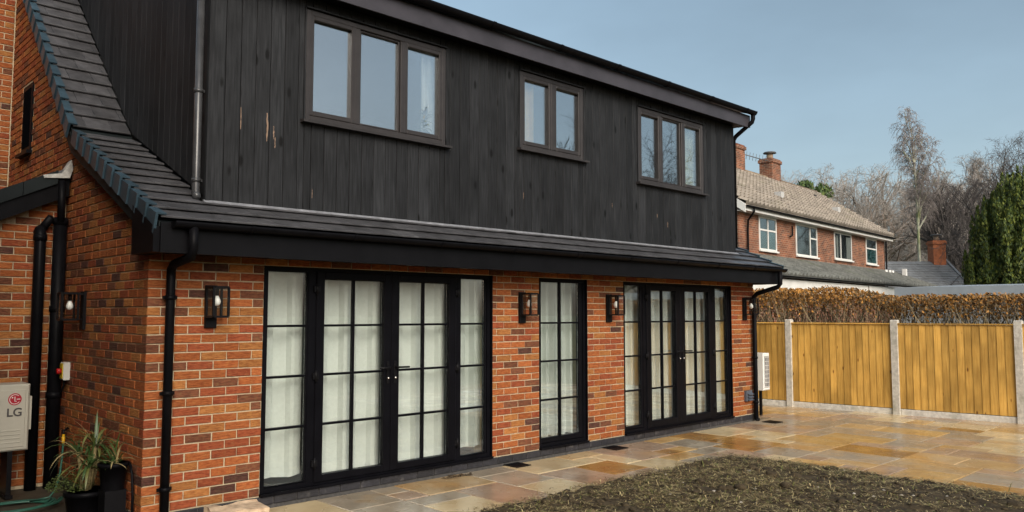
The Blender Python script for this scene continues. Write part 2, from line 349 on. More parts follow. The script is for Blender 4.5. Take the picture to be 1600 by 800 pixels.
# every brick: (map, u0, u1, course z, depth, which wall)
def view_size(p):
    d = Vector(p) - CAM; z = d.dot(FWD)
    return (1.0 / z) if z > 0.1 else 0
bricks = []
C = 0.075; J = 0.005
def course_run(u0, u1, odd, first):
    """stretcher bond from u0 to u1; first = length of the first brick (0 = phase from the world grid)"""
    out = []; u = u0; L = first
    if not L:
        ph = 0.1125 if odd else 0.0
        L = 0.225 - ((u0 - ph) % 0.225)
        if L < 0.05: L += 0.225 if False else 0
    while u < u1 - 0.03:
        e = min(u + L, u1)
        if u1 - e < 0.035: e = u1
        if e - u > 0.02: out.append((u, e))
        u = e; L = 0.225
    return out
ncf = int((2.27 - ZP) / C)
for k in range(ncf):
    z = ZP + k * C; odd = k % 2
    if z + C * .5 > ZH: runs = [(0.0, HL)]
    else: runs = [(0.0, DOORS[0][0]), (DOORS[0][1], DOORS[1][0]), (DOORS[1][1], DOORS[2][0]), (DOORS[2][1], HL)]
    for a, e in runs:
        first = 0
        if a == 0: first = 0.1075 if odd else 0.2225
        for u0, u1 in course_run(a, e, odd, first):
            corner = (u0 == 0.0); cornr = (u1 == HL)
            bricks.append(('F', u0 + (0 if corner else J), u1 - (0 if cornr else J), z, corner, cornr, odd))
for k in range(int((5.9 - ZP) / C)):
    z = ZP + k * C; odd = k % 2
    y0 = 0.0 if z > 2.25 else (0.2225 if odd else 0.1075)
    ymax = 4.93
    # clip to the roof line
    lo = 0.0
    if z + C > roof_z(0) - 0.14:
        zz = z + C + 0.14
        lo = (zz - 2.633) / 0.459 if zz < 3.505 else 1.9 + (zz - 3.505) / 0.984
    st = max(y0, lo)
    if st > ymax - .1: continue
    for u0, u1 in course_run(st, ymax, odd, 0.225 if st == y0 and z < 2.25 else 0):
        if z < 3.0 and u0 > 2.45: continue                 # hidden behind the side extension
        if 3.86 < (u0+u1)/2 < 4.30 and 3.5 < z < 4.42: continue
        bricks.append(('G', u0 + (0 if u0 == 0 else J), u1 - J, z, u0 == 0.0, False, odd))
r = random.Random(3)
def weight(b):
    if b[0] == 'F':
        p = ((b[1]+b[2])/2, 0, b[3]); dv = (Vector(p)-CAM); return (b[2]-b[1]) * abs(dv.y) / dv.length * view_size(p)**2
    p = (0, (b[1]+b[2])/2, b[3]); dv = (Vector(p)-CAM); inframe = 1 if b[3] < 3.3 else 0.6
    return (b[2]-b[1]) * abs(dv.x) / dv.length * view_size(p)**2 * inframe
order = sorted(bricks, key=lambda b: -weight(b)); singles = set(id(b) for b in order[:300])
mass = {'F': MB(), 'G': MB()}; bcache = {}
for b in bricks:
    kind, u0, u1, z, c0, c1, odd = b; mi = pick_brick(r)
    proud = r.uniform(-0.0015, 0.002); d = 0.05
    L = u1 - u0; h = C - 2*J
    if kind == 'F' and (c0 or c1): d = 0.2175 if odd else 0.1025
    if id(b) in singles:
        key = (kind, round(L, 2), mi, d, r.randrange(2))
        if key not in bcache:
            m_ = MB(); m_.piece(FRONT if kind == 'F' else LEFT, -L/2, L/2, -h/2, h/2, -d, 0.0, 0.004, 0, 0.0018, r); bcache[key] = m_.mesh('brick', BRICK[mi])
        loc = ((u0+u1)/2, -proud, z + C/2) if kind == 'F' else (-proud, (u0+u1)/2, z + C/2)
        link('brick', bcache[key], front_wall if kind == 'F' else gable_wall, loc, (r.uniform(-.003,.003), r.uniform(-.004,.004), r.uniform(-.003,.003)))
    else:
        mass[kind].piece(FRONT if kind == 'F' else LEFT, u0, u1, z + J, z + C - J, -d + proud, proud, 0.004, mi, 0.0015, r)
stuff(mass['F'].build('brickwork', BRICK, front_wall)); stuff(mass['G'].build('brickwork', BRICK, gable_wall))

# dark engineering brick plinth, and the black sills under the doors
pl = MB(); pl.box(0.0, HL, 0.0, 0.28, -0.1, ZP - 0.006)
plinth = pl.build('plinth', mat('plinth_mortar', (0.06,0.058,0.055), 0.9, 0.3, 20), house)
pm = MB(); pm.piece(FRONT, -0.108, 0.108, -0.0345, 0.0345, -0.01, 0.012, 0.004); pmesh = pm.mesh('plinth_brick', ENGB)
n = 0
while n * 0.2255 + 0.11 < HL:
    link('plinth_brick', pmesh, plinth, (n * 0.2255 + 0.115, 0.0, ZP - 0.045), (0, 0, 0)); n += 1
pm = MB(); pm.piece(LEFT, -0.108, 0.108, -0.0345, 0.0345, -0.01, 0.012, 0.004); pmeshg = pm.mesh('plinth_brick', ENGB)
for n in range(10): link('plinth_brick', pmeshg, plinth, (0.0, n * 0.2255 + 0.115, ZP - 0.045))

# inside: a closed dark room behind each storey so that light only comes in through the glass
rm = MB(); IX0, IX1 = 0.31, HL - 0.31
def room(b, x0, x1, y0, y1, z0, z1, open_front=True):
    b.add([(x0,y0,z0),(x1,y0,z0),(x1,y1,z0),(x0,y1,z0),(x0,y0,z1),(x1,y0,z1),(x1,y1,z1),(x0,y1,z1)], [(0,1,2,3),(7,6,5,4),(1,5,6,2),(2,6,7,3),(3,7,4,0)])
room(rm, IX0, IX1, 0.295, 4.2, 0.10, 2.40); room(rm, 0.62, 8.85, 0.12, 3.9, 2.70, 4.80)
rm.build('interior', INTER, house, recalc=False)

# ---- door sets
ROWS = (1.588, 1.128, 0.667)
def doorset(x0, x1, name, parts, label):
    """parts: list of (kind, outer0, outer1, glass0, glass1, [bar centres], z0, z1)"""
    fr = MB(); YF = 0.022
    t = 0.048
    fr.box(x0 + .002, x0 + t, YF, 0.105, ZP + .004, ZH); fr.box(x1 - t, x1 - .002, YF, 0.105, ZP + .004, ZH)
    fr.box(x0 + t, x1 - t, YF, 0.105, ZH - 0.042, ZH); fr.box(x0 + t, x1 - t, YF, 0.105, ZP + .004, ZP + 0.055)
    fr.box(x0 - 0.004, x1 + 0.004, -0.035, YF - .001, ZP - 0.004, ZP + 0.018)               # projecting cill
    fr.box(x1 - 0.002, x1 + .012, -0.004, 0.105, ZP, ZH)                                   # black reveal trim
    prev = None
    for kind, o0, o1, g0, g1, bars, z0, z1 in parts:
        if prev is not None and abs(prev - o0) < 0.2 and kind != 'leaf2': fr.box(min(prev, o0) - 0.026, max(prev, o0) + 0.026, YF + .001, 0.104, ZP + .055, ZH - .042)
        prev = o1
    d = fr.build(name, FRAME, house)
    if label: d['label'] = label
    for kind, o0, o1, g0, g1, bars, z0, z1 in parts:
        b = MB(); ya, yb = (YF - 0.014, 0.085) if kind.startswith('leaf') else (YF + 0.008, 0.085)
        zt, zb = (ZH - 0.034, ZP + 0.036) if kind.startswith('leaf') else (ZH - 0.044, ZP + 0.057)
        m_ = lambda u, v, w_: (u, ya + (w_), v)
        b.piece(FRONT, o0, g0, zb, zt, -yb, -ya, 0.006); b.piece(FRONT, g1, o1, zb, zt, -yb, -ya, 0.006)
        b.piece(FRONT, g0 + .0005, g1 - .0005, z1, zt, -yb, -ya - .001, 0.006); b.piece(FRONT, g0 + .0005, g1 - .0005, zb, z0, -yb, -ya - .001, 0.006)
        b.build('door_leaf' if kind.startswith('leaf') else 'sidelight', FRAME, d)
        xs = [g0] + bars + [g1]; zs = [z0] + sorted(ROWS) + [z1]
        bar = MB()
        for x in bars: bar.piece(FRONT, x - .0125, x + .0125, z0, z1, -0.080, -0.038, 0.005)
        bar.build('glazing_bar', FRAME, d) if bars else None
        for zc in ROWS:
            for i in range(len(xs) - 1):
                q = MB(); a = xs[i] + (.0125 if i else 0); e = xs[i+1] - (.0125 if i < len(xs) - 2 else 0)
                q.piece(FRONT, a, e, zc - .011, zc + .011, -0.079, -0.040, 0.005); q.build('glazing_bar', FRAME, d)
        for i in range(len(xs) - 1):
            for j in range(4):
                p = MB(); p.box(xs[i] + .004, xs[i+1] - .004, 0.056, 0.060, zs[j] + .004, zs[j+1] - .004); p.build('pane', GLASS_DN, d)
    return d
def handle(parent, x, direction, z=1.135):
    h = MB(); h.piece(FRONT, x - .014, x + .014, z - .13, z + .09, -0.01, 0.004, .004)
    h.tube([(x, -0.0, z + .03), (x, -0.05, z + .03), (x + direction*.03, -0.058, z + .03), (x + direction*.135, -0.055, z + .028)], .0105, 8)
    o = h.build('handle', BLACKM, parent)
    k = MB(); k.tube([(x, -0.003, z - .075), (x, -0.013, z - .075)], .011, 10); k.build('keyhole', mat('chrome_%d' % int(x*100), (0.75,0.75,0.72), 0.25, 0.05, 5, metal=0.9), parent)
def hinge(parent, x, z):
    h = MB(); h.tube([(x, 0.0, z - .05), (x, 0.0, z + .05)], .012, 8); h.piece(FRONT, x - .03, x + .03, z - .03, z + .03, -.02, 0.001, .003); h.build('hinge', BLACKM, parent)

d1 = doorset(*DOORS[0], 'french_door', [('side', 1.048, 1.485, 1.058, 1.445, [], .172, 2.084), ('leaf', 1.535, 2.386, 1.622, 2.300, [1.963], .208, 2.022),
      ('leaf2', 2.390, 3.235, 2.486, 3.140, [2.818], .208, 2.022), ('side', 3.285, 3.697, 3.318, 3.672, [], .172, 2.084)], 'wide black four light french doors near the house corner')
handle(d1, 2.345, -1); handle(d1, 2.432, 1)
for z in (0.32, 1.12, 1.93): hinge(d1, 1.535, z); hinge(d1, 3.25, z)
d2 = doorset(*DOORS[1], 'tall_window', [('side', 4.563, 5.322, 4.578, 5.262, [4.925], .222, 2.084)], 'narrow full height black window between two brick piers')
d3 = doorset(*DOORS[2], 'french_door', [('side', 6.173, 6.595, 6.188, 6.535, [], .200, 2.084), ('leaf', 6.640, 7.448, 6.745, 7.338, [7.048], .235, 2.022),
      ('leaf2', 7.452, 8.290, 7.566, 8.195, [7.892], .235, 2.022), ('side', 8.345, 8.752, 8.408, 8.735, [], .200, 2.084)], 'black four light french doors at the far end of the front')
handle(d3, 7.405, -1); handle(d3, 7.498, 1)
for z in (0.32, 1.12, 1.93): hinge(d3, 6.64, z); hinge(d3, 8.305, z)

# ---- soffit, fascia and gutter of the lower roof
XE0, XE1 = -0.10, HL + 0.10
s = MB(); s.box(XE0 + .03, XE1 - .03, -0.412, 0.007, ZS, ZS + 0.012); s.build('soffit', FASCIA, house)
s = MB(); s.box(XE0 + .02, XE1 - .02, -0.460, -0.413, 2.165, 2.40); s.build('fascia', GUTM, house)
def half_gutter(b, x0, x1, yc, zc, rad, t=0.004, n=12, kz=1.05):
    prof = [(yc - rad * math.cos(math.pi * k / n), zc - rad * kz * math.sin(math.pi * k / n)) for k in range(n+1)]
    prof += [(yc - (rad - t) * math.cos(math.pi * k / n), zc - (rad - t) * kz * math.sin(math.pi * k / n)) for k in range(n, -1, -1)]
    m_ = len(prof)
    b.add([(x0, *p) for p in prof] + [(x1, *p) for p in prof], [(i, (i+1) % m_, m_ + (i+1) % m_, m_ + i) for i in range(m_)], 0, True)
    for x, s_ in ((x0, -1), (x1, 1)):
        b.tube([(x - s_*.004, yc, zc), (x + s_*.006, yc, zc)], .0005, 3)
        pts = [(x, yc - (rad+.003) * math.cos(math.pi * k / n), zc - (rad+.003) * kz * math.sin(math.pi * k / n)) for k in range(n+1)]
        q = [(p[0] + s_*.006, p[1], p[2]) for p in pts]; N_ = len(pts)
        b.add(pts + q, [tuple(range(N_)), tuple(range(N_, 2*N_))[::-1]] + [(i, i+1, N_+i+1, N_+i) for i in range(N_-1)])
g = MB(); half_gutter(g, 0.0, XE1 - 0.03, -0.512, 2.405, 0.050); gut = g.build('gutter', BLACKP, house)
def union(b, x, yc, zc, rad, wd=0.02, kz=1.05): half_gutter(b, x - wd, x + wd, yc, zc + .002, rad + .005, .006, kz=kz)
for x in (0.62, 1.6, 2.6, 3.6, 4.64, 5.6, 6.6, 7.6, 8.6):
    b = MB(); union(b, x, -0.512, 2.405, 0.050, 0.045 if abs(x-4.64) < .1 else 0.012); b.build('gutter_bracket', BLACKP, gut)
# eave box at the near corner
b = MB(); b.hexa([(-0.128,-.44,2.17),(0.0,-.44,2.17),(0.0,.03,2.17),(-.128,.03,2.17),(-.128,-.44,2.365),(0.0,-.44,2.365),(0.0,.03,2.57),(-.128,.03,2.57)]); b.build('eave_box', BLACKP, house)
b = MB(); b.hexa([(HL,-.44,2.17),(HL+.12,-.44,2.17),(HL+.12,.03,2.17),(HL,.03,2.17),(HL,-.44,2.365),(HL+.12,-.44,2.365),(HL+.12,.03,2.57),(HL,.03,2.57)]); b.build('eave_box', BLACKP, house)
# bargeboards following the sweep of the roof
for x0, x1 in ((-0.096, -0.002), (HL + 0.002, HL + 0.096)):
    b = MB(); ys = [-0.02, 1.9, 5.1]
    pr = [(yy, roof_z(yy) - .08) for yy in ys] + [(yy, roof_z(yy) - (.235 if yy < 1.95 else .275)) for yy in reversed(ys)]
    n = len(pr); b.add([(x0, *p) for p in pr] + [(x1, *p) for p in pr], [(0,1,4,5),(1,2,3,4),(n,n+5,n+4,n+1),(n+1,n+4,n+3,n+2)] + [(i, (i+1)%n, n+(i+1)%n, n+i) for i in range(n)])
    b.build('bargeboard', BARGE, house)
# roof deck under the tiles
def deck(x0, x1, y0, y1):
    b = MB(); ys = [yy for yy in (y0, 1.9, y1) if y0 <= yy <= y1]
    T = [(yy, roof_z(yy) - .03) for yy in ys]; Bt = [(yy, roof_z(yy) - .075) for yy in reversed(ys)]
    pr = T + Bt; n = len(pr); k = len(ys)
    caps = [(0,1,2,3)] if k == 2 else [(0,1,4,5),(1,2,3,4)]
    b.add([(x0, *p) for p in pr] + [(x1, *p) for p in pr], caps + [tuple(n+i for i in c)[::-1] for c in caps] + [(i, (i+1)%n, n+(i+1)%n, n+i) for i in range(n)])
    return b
DX0, DX1 = 0.456, 8.99                      # dormer cheeks
dk = MB()
for a, e, y0, y1 in ((-0.09, DX0 + .02, -.44, 5.1), (DX0 + .02, DX1 - .02, -.44, .06), (DX1 - .02, HL + .09, -.44, 5.1)):
    q = deck(a, e, y0, y1); dk.add(q.v, q.f)
roof = dk.build('roof', BARGE, house)
GAUGE = 0.228; P1, P2 = math.atan(0.459), math.atan(0.984)
tcache = {}; tr = random.Random(11)
def tile(x0, x1, yy, pitch, length=0.27, name='roof_tile', par=None):
    key = (round(x1 - x0, 3), round(length, 2), tr.randrange(2))
    if key not in tcache:
        W = x1 - x0; b = MB(); b.piece(UP, -W/2 + .0015, W/2 - .0015, 0, length, -0.015, 0.0, 0.003, 0, 0.0012, tr); tcache[key] = b.mesh('roof_tile', TILE)
    z = roof_z(yy) + 0.030
    o = link(name, tcache[key], roof, ((x0 + x1)/2, yy, z + tr.uniform(-.001,.001)), (pitch - 0.125 + tr.uniform(-.004,.004), tr.uniform(-.003,.003), 0))
    return o
def courses():
    out = []; s = 0.0; Ltot = (1.9 + .47) / math.cos(P1)
    while s < Ltot - .1: out.append((-0.47 + s * math.cos(P1), P1)); s += GAUGE
    s = 0.02
    while 1.9 + s * math.cos(P2) < 5.0: out.append((1.9 + s * math.cos(P2), P2)); s += GAUGE
    return out
CR = courses(); TW = 0.245
for i, (yy, pt) in enumerate(CR):
    off = TW/2 if i % 2 else 0.0
    if yy < -0.05: spans = [(-0.085, HL + .085)]
    else:
        spans = [(-0.085, DX0 + .005)]
        if yy < 1.7: spans.append((DX1 - .005, HL + .085))
    for a, e in spans:
        x = a - off if not (a > 1) else a - off
        while x < e - .01:
            x0, x1 = max(x, a), min(x + TW, e)
            if x1 - x0 > .03:
                ln = 0.27
                if i == 1 and x1 > DX0 and x0 < DX1: ln = 0.265
                if i == 2 and x1 > DX0 and x0 < DX1: ln = 0.05
                tile(x0, x1, yy, pt, ln)
            x += TW
# narrow top-up course of the skirt roof against the dormer
i = 2; x = -0.085 + 0.0
# verge caps, one for each course
def verge_mesh(sgn):
    b = MB(); Lc = GAUGE + .010; q = lambda x: x if sgn < 0 else -x
    b.hexa([(q(-.022),0,-.150),(q(.0),0,-.150),(q(.0),Lc,-.128),(q(-.006),Lc,-.128),(q(-.022),0,.014),(q(.0),0,.014),(q(.0),Lc,.008),(q(-.006),Lc,.008)])
    b.hexa([(q(.0005),0,.002),(q(.06),0,.002),(q(.06),Lc,-.004),(q(.0005),Lc,-.004),(q(.0005),0,.0135),(q(.06),0,.0135),(q(.06),Lc,.0075),(q(.0005),Lc,.0075)])
    return b.mesh('verge_cap', VERGE)
vL, vR = verge_mesh(-1), verge_mesh(1)
for i, (yy, pt) in enumerate(CR):
    link('verge_cap', vL, roof, (-0.108, yy - .006, roof_z(yy) + .034), (pt - .10, 0, 0))
    if yy < 1.9: link('verge_cap', vR, roof, (HL + .108, yy - .006, roof_z(yy) + .034), (pt - .10, 0, 0))
# back slope of the main roof (closes the house from behind)
b = MB(); b.hexa([(-.1,5.1,6.60),(HL+.1,5.1,6.60),(HL+.1,10.2,1.9),(-.1,10.2,1.9),(-.1,5.1,6.66),(HL+.1,5.1,6.66),(HL+.1,10.2,1.96),(-.1,10.2,1.96)]); b.build('back_slope', TILE, roof)

# ---- the dormer
ZB, ZT = 2.665, 4.69
b = MB(); WINS = [(1.365, 3.055, 3.515, 4.575, 3), (4.185, 5.325, 3.655, 4.580, 2), (6.465, 8.090, 3.512, 4.560, 3)]
xs = [DX0 + .02] + [e for w_ in WINS for e in w_[:2]] + [DX1 - .02]
for i in range(0, len(xs), 2): b.box(xs[i], xs[i+1], 0.030, 0.115, 2.55, 4.78)
for x0, x1, z0, z1, _ in WINS: b.box(x0, x1, 0.031, 0.114, 2.55, z0); b.box(x0, x1, 0.031, 0.114, z1, 4.78)
b.hexa([(DX0+.02,.115,2.60),(DX0+.1,.115,2.60),(DX0+.1,5.0,6.40),(DX0+.02,5.0,6.40),(DX0+.02,.115,4.78),(DX0+.1,.115,4.78),(DX0+.1,5.0,6.58),(DX0+.02,5.0,6.58)])
b.hexa([(DX1-.1,.115,2.60),(DX1-.02,.115,2.60),(DX1-.02,5.0,6.40),(DX1-.1,5.0,6.40),(DX1-.1,.115,4.78),(DX1-.02,.115,4.78),(DX1-.02,5.0,6.58),(DX1-.1,5.0,6.58)])
dormer = b.build('dormer', mat('dormer_membrane', (0.008,0.008,0.009), 0.9, 0.1, 5), house)
BWD = 0.1405; cr = random.Random(17)
def board(mp, u0, u1, z0, z1, z0b=None):
    b = MB(); z0b = z0 if z0b is None else z0b; pr = cr.uniform(-.0012, .0015)
    c = 0.0035; g_ = 0.0022
    a = [(u0 + g_, z0), (u1 - g_, z0b), (u1 - g_, z1), (u0 + g_, z1)]
    ins = [(a[0][0]+c, a[0][1]+c), (a[1][0]-c, a[1][1]+c), (a[2][0]-c, a[2][1]-c), (a[3][0]+c, a[3][1]-c)]
    V = [mp(x, z, -.022) for x, z in a] + [mp(x, z, pr - c) for x, z in a] + [mp(x, z, pr) for x, z in ins]
    F = [(0,1,2,3)] + [(i,(i+1)%4,4+(i+1)%4,4+i) for i in range(4)] + [(4+i,4+(i+1)%4,8+(i+1)%4,8+i) for i in range(4)] + [(8,9,10,11)]
    b.add(V, F); return b.build('board', CLAD, dormer)
x = DX0
while x < DX1 - .02:
    e = min(x + BWD, DX1); cuts = [(ZB, ZT)]
    for wx0, wx1, wz0, wz1, _ in WINS:
        lo, hi = max(x, wx0), min(e, wx1)
        if hi - lo > 0.004:
            # split sideways where the window edge falls inside the board
            if lo - x > 0.012: board(FRONT, x, lo, ZB, ZT)
            if e - hi > 0.012: board(FRONT, hi, e, ZB, ZT)
            board(FRONT, lo, hi, ZB, wz0 - .012); board(FRONT, lo, hi, wz1 + .004, ZT); cuts = []
    for z0, z1 in cuts: board(FRONT, x, e, z0, z1)
    x = e
LC = lambda u, v, w_: (DX0 - w_, u, v)
yy = 0.024
while yy < 4.9:
    e = min(yy + BWD, 4.9); board(LC, yy, e, roof_z(yy) + .045, 4.74 + .36 * yy, roof_z(e) + .045); yy = e
RC = lambda u, v, w_: (DX1 + w_, u, v)
yy = 0.024
while yy < 4.0:
    e = yy + BWD; board(RC, yy, e, roof_z(yy) + .045, 4.74 + .36 * yy, roof_z(e) + .045); yy = e
# corner trims, flashing, chipped stain
b = MB(); b.box(DX0 - .012, DX0 + .03, -.012, -.0025, ZB, ZT); b.box(DX0 - .013, DX0 - .003, -.0125, .03, ZB, ZT); b.build('corner_trim', CLAD, dormer)
b = MB(); b.hexa([(DX0-.03,-.045,2.635),(DX1+.03,-.045,2.635),(DX1+.03,.0,2.648),(DX0-.03,.0,2.648),(DX0-.03,-.045,2.642),(DX1+.03,-.045,2.642),(DX1+.03,.0,2.666),(DX0-.03,.0,2.666)]); b.build('flashing', LEAD, dormer)
for x, z, hgt, wd in ((0.995,3.25,.26,.012), (1.06,3.28,.12,.008), (1.075,3.2,.10,.007), (0.745,3.32,.2,.006), (1.46,2.78,.09,.004), (6.9,3.05,.05,.01), (7.15,2.93,.08,.008), (5.9,3.1,.06,.005), (4.25,3.05,.08,.005)):
    b = MB(); V = []; k = 9
    cr2 = random.Random(int(x*1000))
    L_ = [(x - wd * cr2.uniform(.2,1), z + hgt * i / k) for i in range(k+1)]; R_ = [(x + wd * cr2.uniform(.0,1) * math.sin(math.pi*(i+.4)/(k+.8)), z + hgt * i / k) for i in range(k+1)]
    b.add([(p[0], -.0022, p[1]) for p in L_] + [(p[0], -.0022, p[1]) for p in R_] , [(i, i+1, k+2+i, k+1+i) for i in range(k)])
    b.build('stain_chip', RAWW, dormer)
# dormer eaves
b = MB(); b.box(DX0 - .14, DX1 + .14, -.182, -.002, 4.695, 4.712); b.build('dormer_soffit', FASCIA, dormer)
b = MB(); b.box(DX0 - .16, DX1 + .16, -.205, -.183, 4.665, 4.86); b.build('dormer_fascia', mat('satin_fascia', (0.042,0.039,0.046), 0.40, 0.2, 3, spec=0.35), dormer)
b = MB(); half_gutter(b, DX0 - .2, DX1 + .19, -.262, 4.915, .056); ug = b.build('dormer_gutter', BLACKP, dormer)
for x in (1.3, 2.4, 3.5, 4.6, 5.7, 6.8, 7.9, 8.9):
    b = MB(); union(b, x, -.262, 4.915, .056, .014); b.build('gutter_bracket', BLACKP, ug)
b = MB(); b.hexa([(DX0-.2,-.24,4.875),(DX1+.17,-.24,4.875),(DX1+.17,5.3,6.76),(DX0-.2,5.3,6.76),(DX0-.2,-.24,4.93),(DX1+.17,-.24,4.93),(DX1+.17,5.3,6.82),(DX0-.2,5.3,6.82)]); b.build('dormer_roof', TILE, dormer)
b = MB(); b.box(DX1 + .003, DX1 + .14, -.18, 4.8, 4.70, 4.83); b.build('dormer_barge', FASCIA, dormer)

# ---- dormer windows
def dormer_window(x0, x1, z0, z1, n, label):
    f = MB(); t = 0.05; ya, yb = -.012, .09
    f.piece(FRONT, x0, x0 + t, z0, z1, -yb, -ya, .006); f.piece(FRONT, x1 - t, x1, z0, z1, -yb, -ya, .006)
    f.piece(FRONT, x0 + t, x1 - t, z1 - t, z1, -yb, -ya - .001, .006); f.piece(FRONT, x0 + t, x1 - t, z0, z0 + .045, -yb, -ya - .001, .006)
    iw = (x1 - x0 - 2*t); pw = (iw - (n-1) * .06) / n; cells = []
    for i in range(n):
        a = x0 + t + i * (pw + .06); cells.append((a, a + pw))
        if i < n - 1: f.piece(FRONT, a + pw, a + pw + .06, z0 + .045, z1 - t, -yb, -ya - .0005, .006)
    wdw = f.build('window', WFRAME, dormer); wdw['label'] = label
    for i, (a, e) in enumerate(cells):
        opening = (n == 2) or i != 1
        s_ = MB(); q = .05 if opening else .022; yo = -.002 if opening else .012
        zb, zt = z0 + .046, z1 - t - .001
        if opening: a -= .012; e += .012; zt += .012
        s_.piece(FRONT, a, a + q, zb, zt, -.08, -yo + .006, .008); s_.piece(FRONT, e - q, e, zb, zt, -.08, -yo + .006, .008)
        s_.piece(FRONT, a + q, e - q, zt - q, zt, -.08, -yo + .0055, .008); s_.piece(FRONT, a + q, e - q, zb, zb + q, -.08, -yo + .0055, .008)
        s_.build('sash', WFRAME, wdw) if False else link('sash', s_.mesh('sash', WFRAME), dormer)
        p = MB(); p.box(a + q - .003, e - q + .003, .034, .040, zb + q - .003, zt - q + .003)
        link('window_pane', p.mesh('window_pane', GLASS_UP), dormer, (0,0,0), (0,0,0))
    s_ = MB(); s_.hexa([(x0-.045,-.075,z0-.035),(x1+.045,-.075,z0-.035),(x1+.045,.0,z0-.035),(x0-.045,.0,z0-.035),(x0-.045,-.075,z0-.012),(x1+.045,-.075,z0-.012),(x1+.045,.0,z0-.002),(x0-.045,.0,z0-.002)])
    s_.build('window_sill', WFRAME, dormer)
    # thin drip trim round the opening
    tmb = MB(); tmb.box(x0 - .014, x0 - .001, -.016, .0, z0, z1 + .01); tmb.box(x1 + .001, x1 + .014, -.016, .0, z0, z1 + .01); tmb.box(x0 - .014, x1 + .014, -.03, .0, z1 + .0105, z1 + .022); tmb.build('window_trim', CLAD, dormer)
for w_, lab in zip(WINS, ('three light grey window nearest the camera', 'small two light grey window in the middle', 'three light grey window at the far end')): dormer_window(*w_, lab)

# ---- rain pipes of the house
def elbow_pipe(name, pts, rad, clips, parent, mat_=None, axis='F', clipw=0.03):
    b = MB(); b.tube(pts, rad, 14); o = b.build(name, mat_ or BLACKP, parent)
    for c in clips:
        k = MB(); x, yy, z = c
        k.tube([(x, yy, z - .018), (x, yy, z + .018)], rad + .007, 14)
        k.box(x - rad - .022, x + rad + .022, yy + rad*.2, yy + rad*.2 + .012, z - .014, z + .014); k.build('pipe_clip', mat_ or BLACKP, o)
    return o
elbow_pipe('downpipe', [(.15,-.512,2.37),(.15,-.512,2.20),(.152,-.47,2.14),(.157,-.12,2.10),(.158,-.062,2.06),(.158,-.062,2.0),(.158,-.062,.0)], .036, [(.158,-.062,1.83),(.158,-.062,1.06),(.158,-.062,.3)], house)
elbow_pipe('downpipe', [(9.42,-.512,2.37),(9.42,-.512,2.17),(9.42,-.47,2.12),(9.40,-.12,2.02),(9.40,-.062,1.97),(9.40,-.062,1.9),(9.40,-.062,.03),(9.39,-.10,.015)], .036, [(9.40,-.062,1.75),(9.40,-.062,1.0),(9.40,-.062,.3)], house)
SHP = mat('sheen_black_plastic', (0.05,0.052,0.055), 0.22, 0.2, 6)  # sheen of the black pipe put into a paler base and low roughness
b = MB(); b.tube([(.405,.10,4.72),(.405,.10,2.745),(.405,.085,2.71),(.385,.03,2.695)], .034, 14); dp = b.build('dormer_downpipe', SHP, dormer)
for z in (3.62, 2.84, 4.5):
    k = MB(); k.tube([(.405,.10,z-.016),(.405,.10,z+.016)], .041, 14); k.box(.41,.455,.088,.112,z-.012,z+.012); k.build('pipe_clip', SHP, dp)
b = MB(); b.tube([(9.14,-.262,4.87),(9.14,-.262,4.80),(9.13,-.25,4.745),(9.06,-.1,4.61),(9.05,.0,4.54),(9.05,.04,4.48),(9.05,.04,2.75)], .034, 14); b.build('dormer_downpipe', BLACKP, dormer)

# ---- narrow window high in the gable, projecting wing at the far left
b = MB(); b.piece(LEFT, 3.87, 4.29, 3.60, 4.42, -.08, .012, .006); gw = b.build('gable_window', FRAME, house)
b = MB(); b.piece(LEFT, 3.92, 4.24, 3.66, 4.36, -.01, .0165, .002); b.build('window_pane', mat('dark_pane', (0.005,0.005,0.006), .9, .1, 5, spec=.0), gw)
b = MB(); b.box(-.06, .0, 3.82, 4.34, 3.56, 3.598); b.build('window_sill', FRAME, gw)
b = MB(); b.box(-3.0, .3, 4.952, 5.25, 0, 6.4); wing = b.build('wing_wall', MORTAR, house)
b = MB(); r = random.Random(9)
for k in range(int(6.3 / C)):
    if k * C < 2.6: continue
    for u0, u1 in course_run(-2.9, -.002, k % 2, 0): b.piece(FRONT, u0 + J, u1 - J, k*C + J, (k+1)*C - J, -5.0, -4.945 + r.uniform(-.001,.002), .004, pick_brick(r), .0015, r)
stuff(b.build('brickwork', BRICK, wing))

# ------------------------------------------------------------------ side extension with its lean-to roof
ext = thing('side_extension', 'low brick lean to extension with black verge at the left edge', 'extension', (-1.2, 2.35, 0))
def W(b, name, m_, parent=None): return b.build(name, m_, parent or ext, (1.2, -2.35, 0) if (parent is None or parent is ext) else (0,0,0))
b = MB(); b.hexa([(-1.6,2.358,0),(-.001,2.358,0),(-.001,2.6,0),(-1.6,2.6,0),(-1.6,2.358,2.18),(-.001,2.358,2.92),(-.001,2.6,2.92),(-1.6,2.6,2.18)]); ew = W(b, 'wall', MORTAR)
r = random.Random(13); k = 0; ec = {}
for k in range(38):
    z = k * C + .03
    for u0, u1 in course_run(-1.59, -.003, k % 2, 0):
        if z + C > 2.92 + .46 * u0: continue
        mi = pick_brick(r); L_ = u1 - u0 - 2*J; key = (round(L_, 2), mi)
        if key not in ec:
            q = MB(); q.piece(FRONT, -L_/2, L_/2, -C/2+J, C/2-J, -.05, .0, .004, 0, .0015, r); ec[key] = q.mesh('brick', BRICK[mi])
        link('brick', ec[key], ew, ((u0+u1)/2, 2.35 - r.uniform(-.001,.002), z + C/2))
b = MB(); zl = lambda x: 3.165 + .50 * x
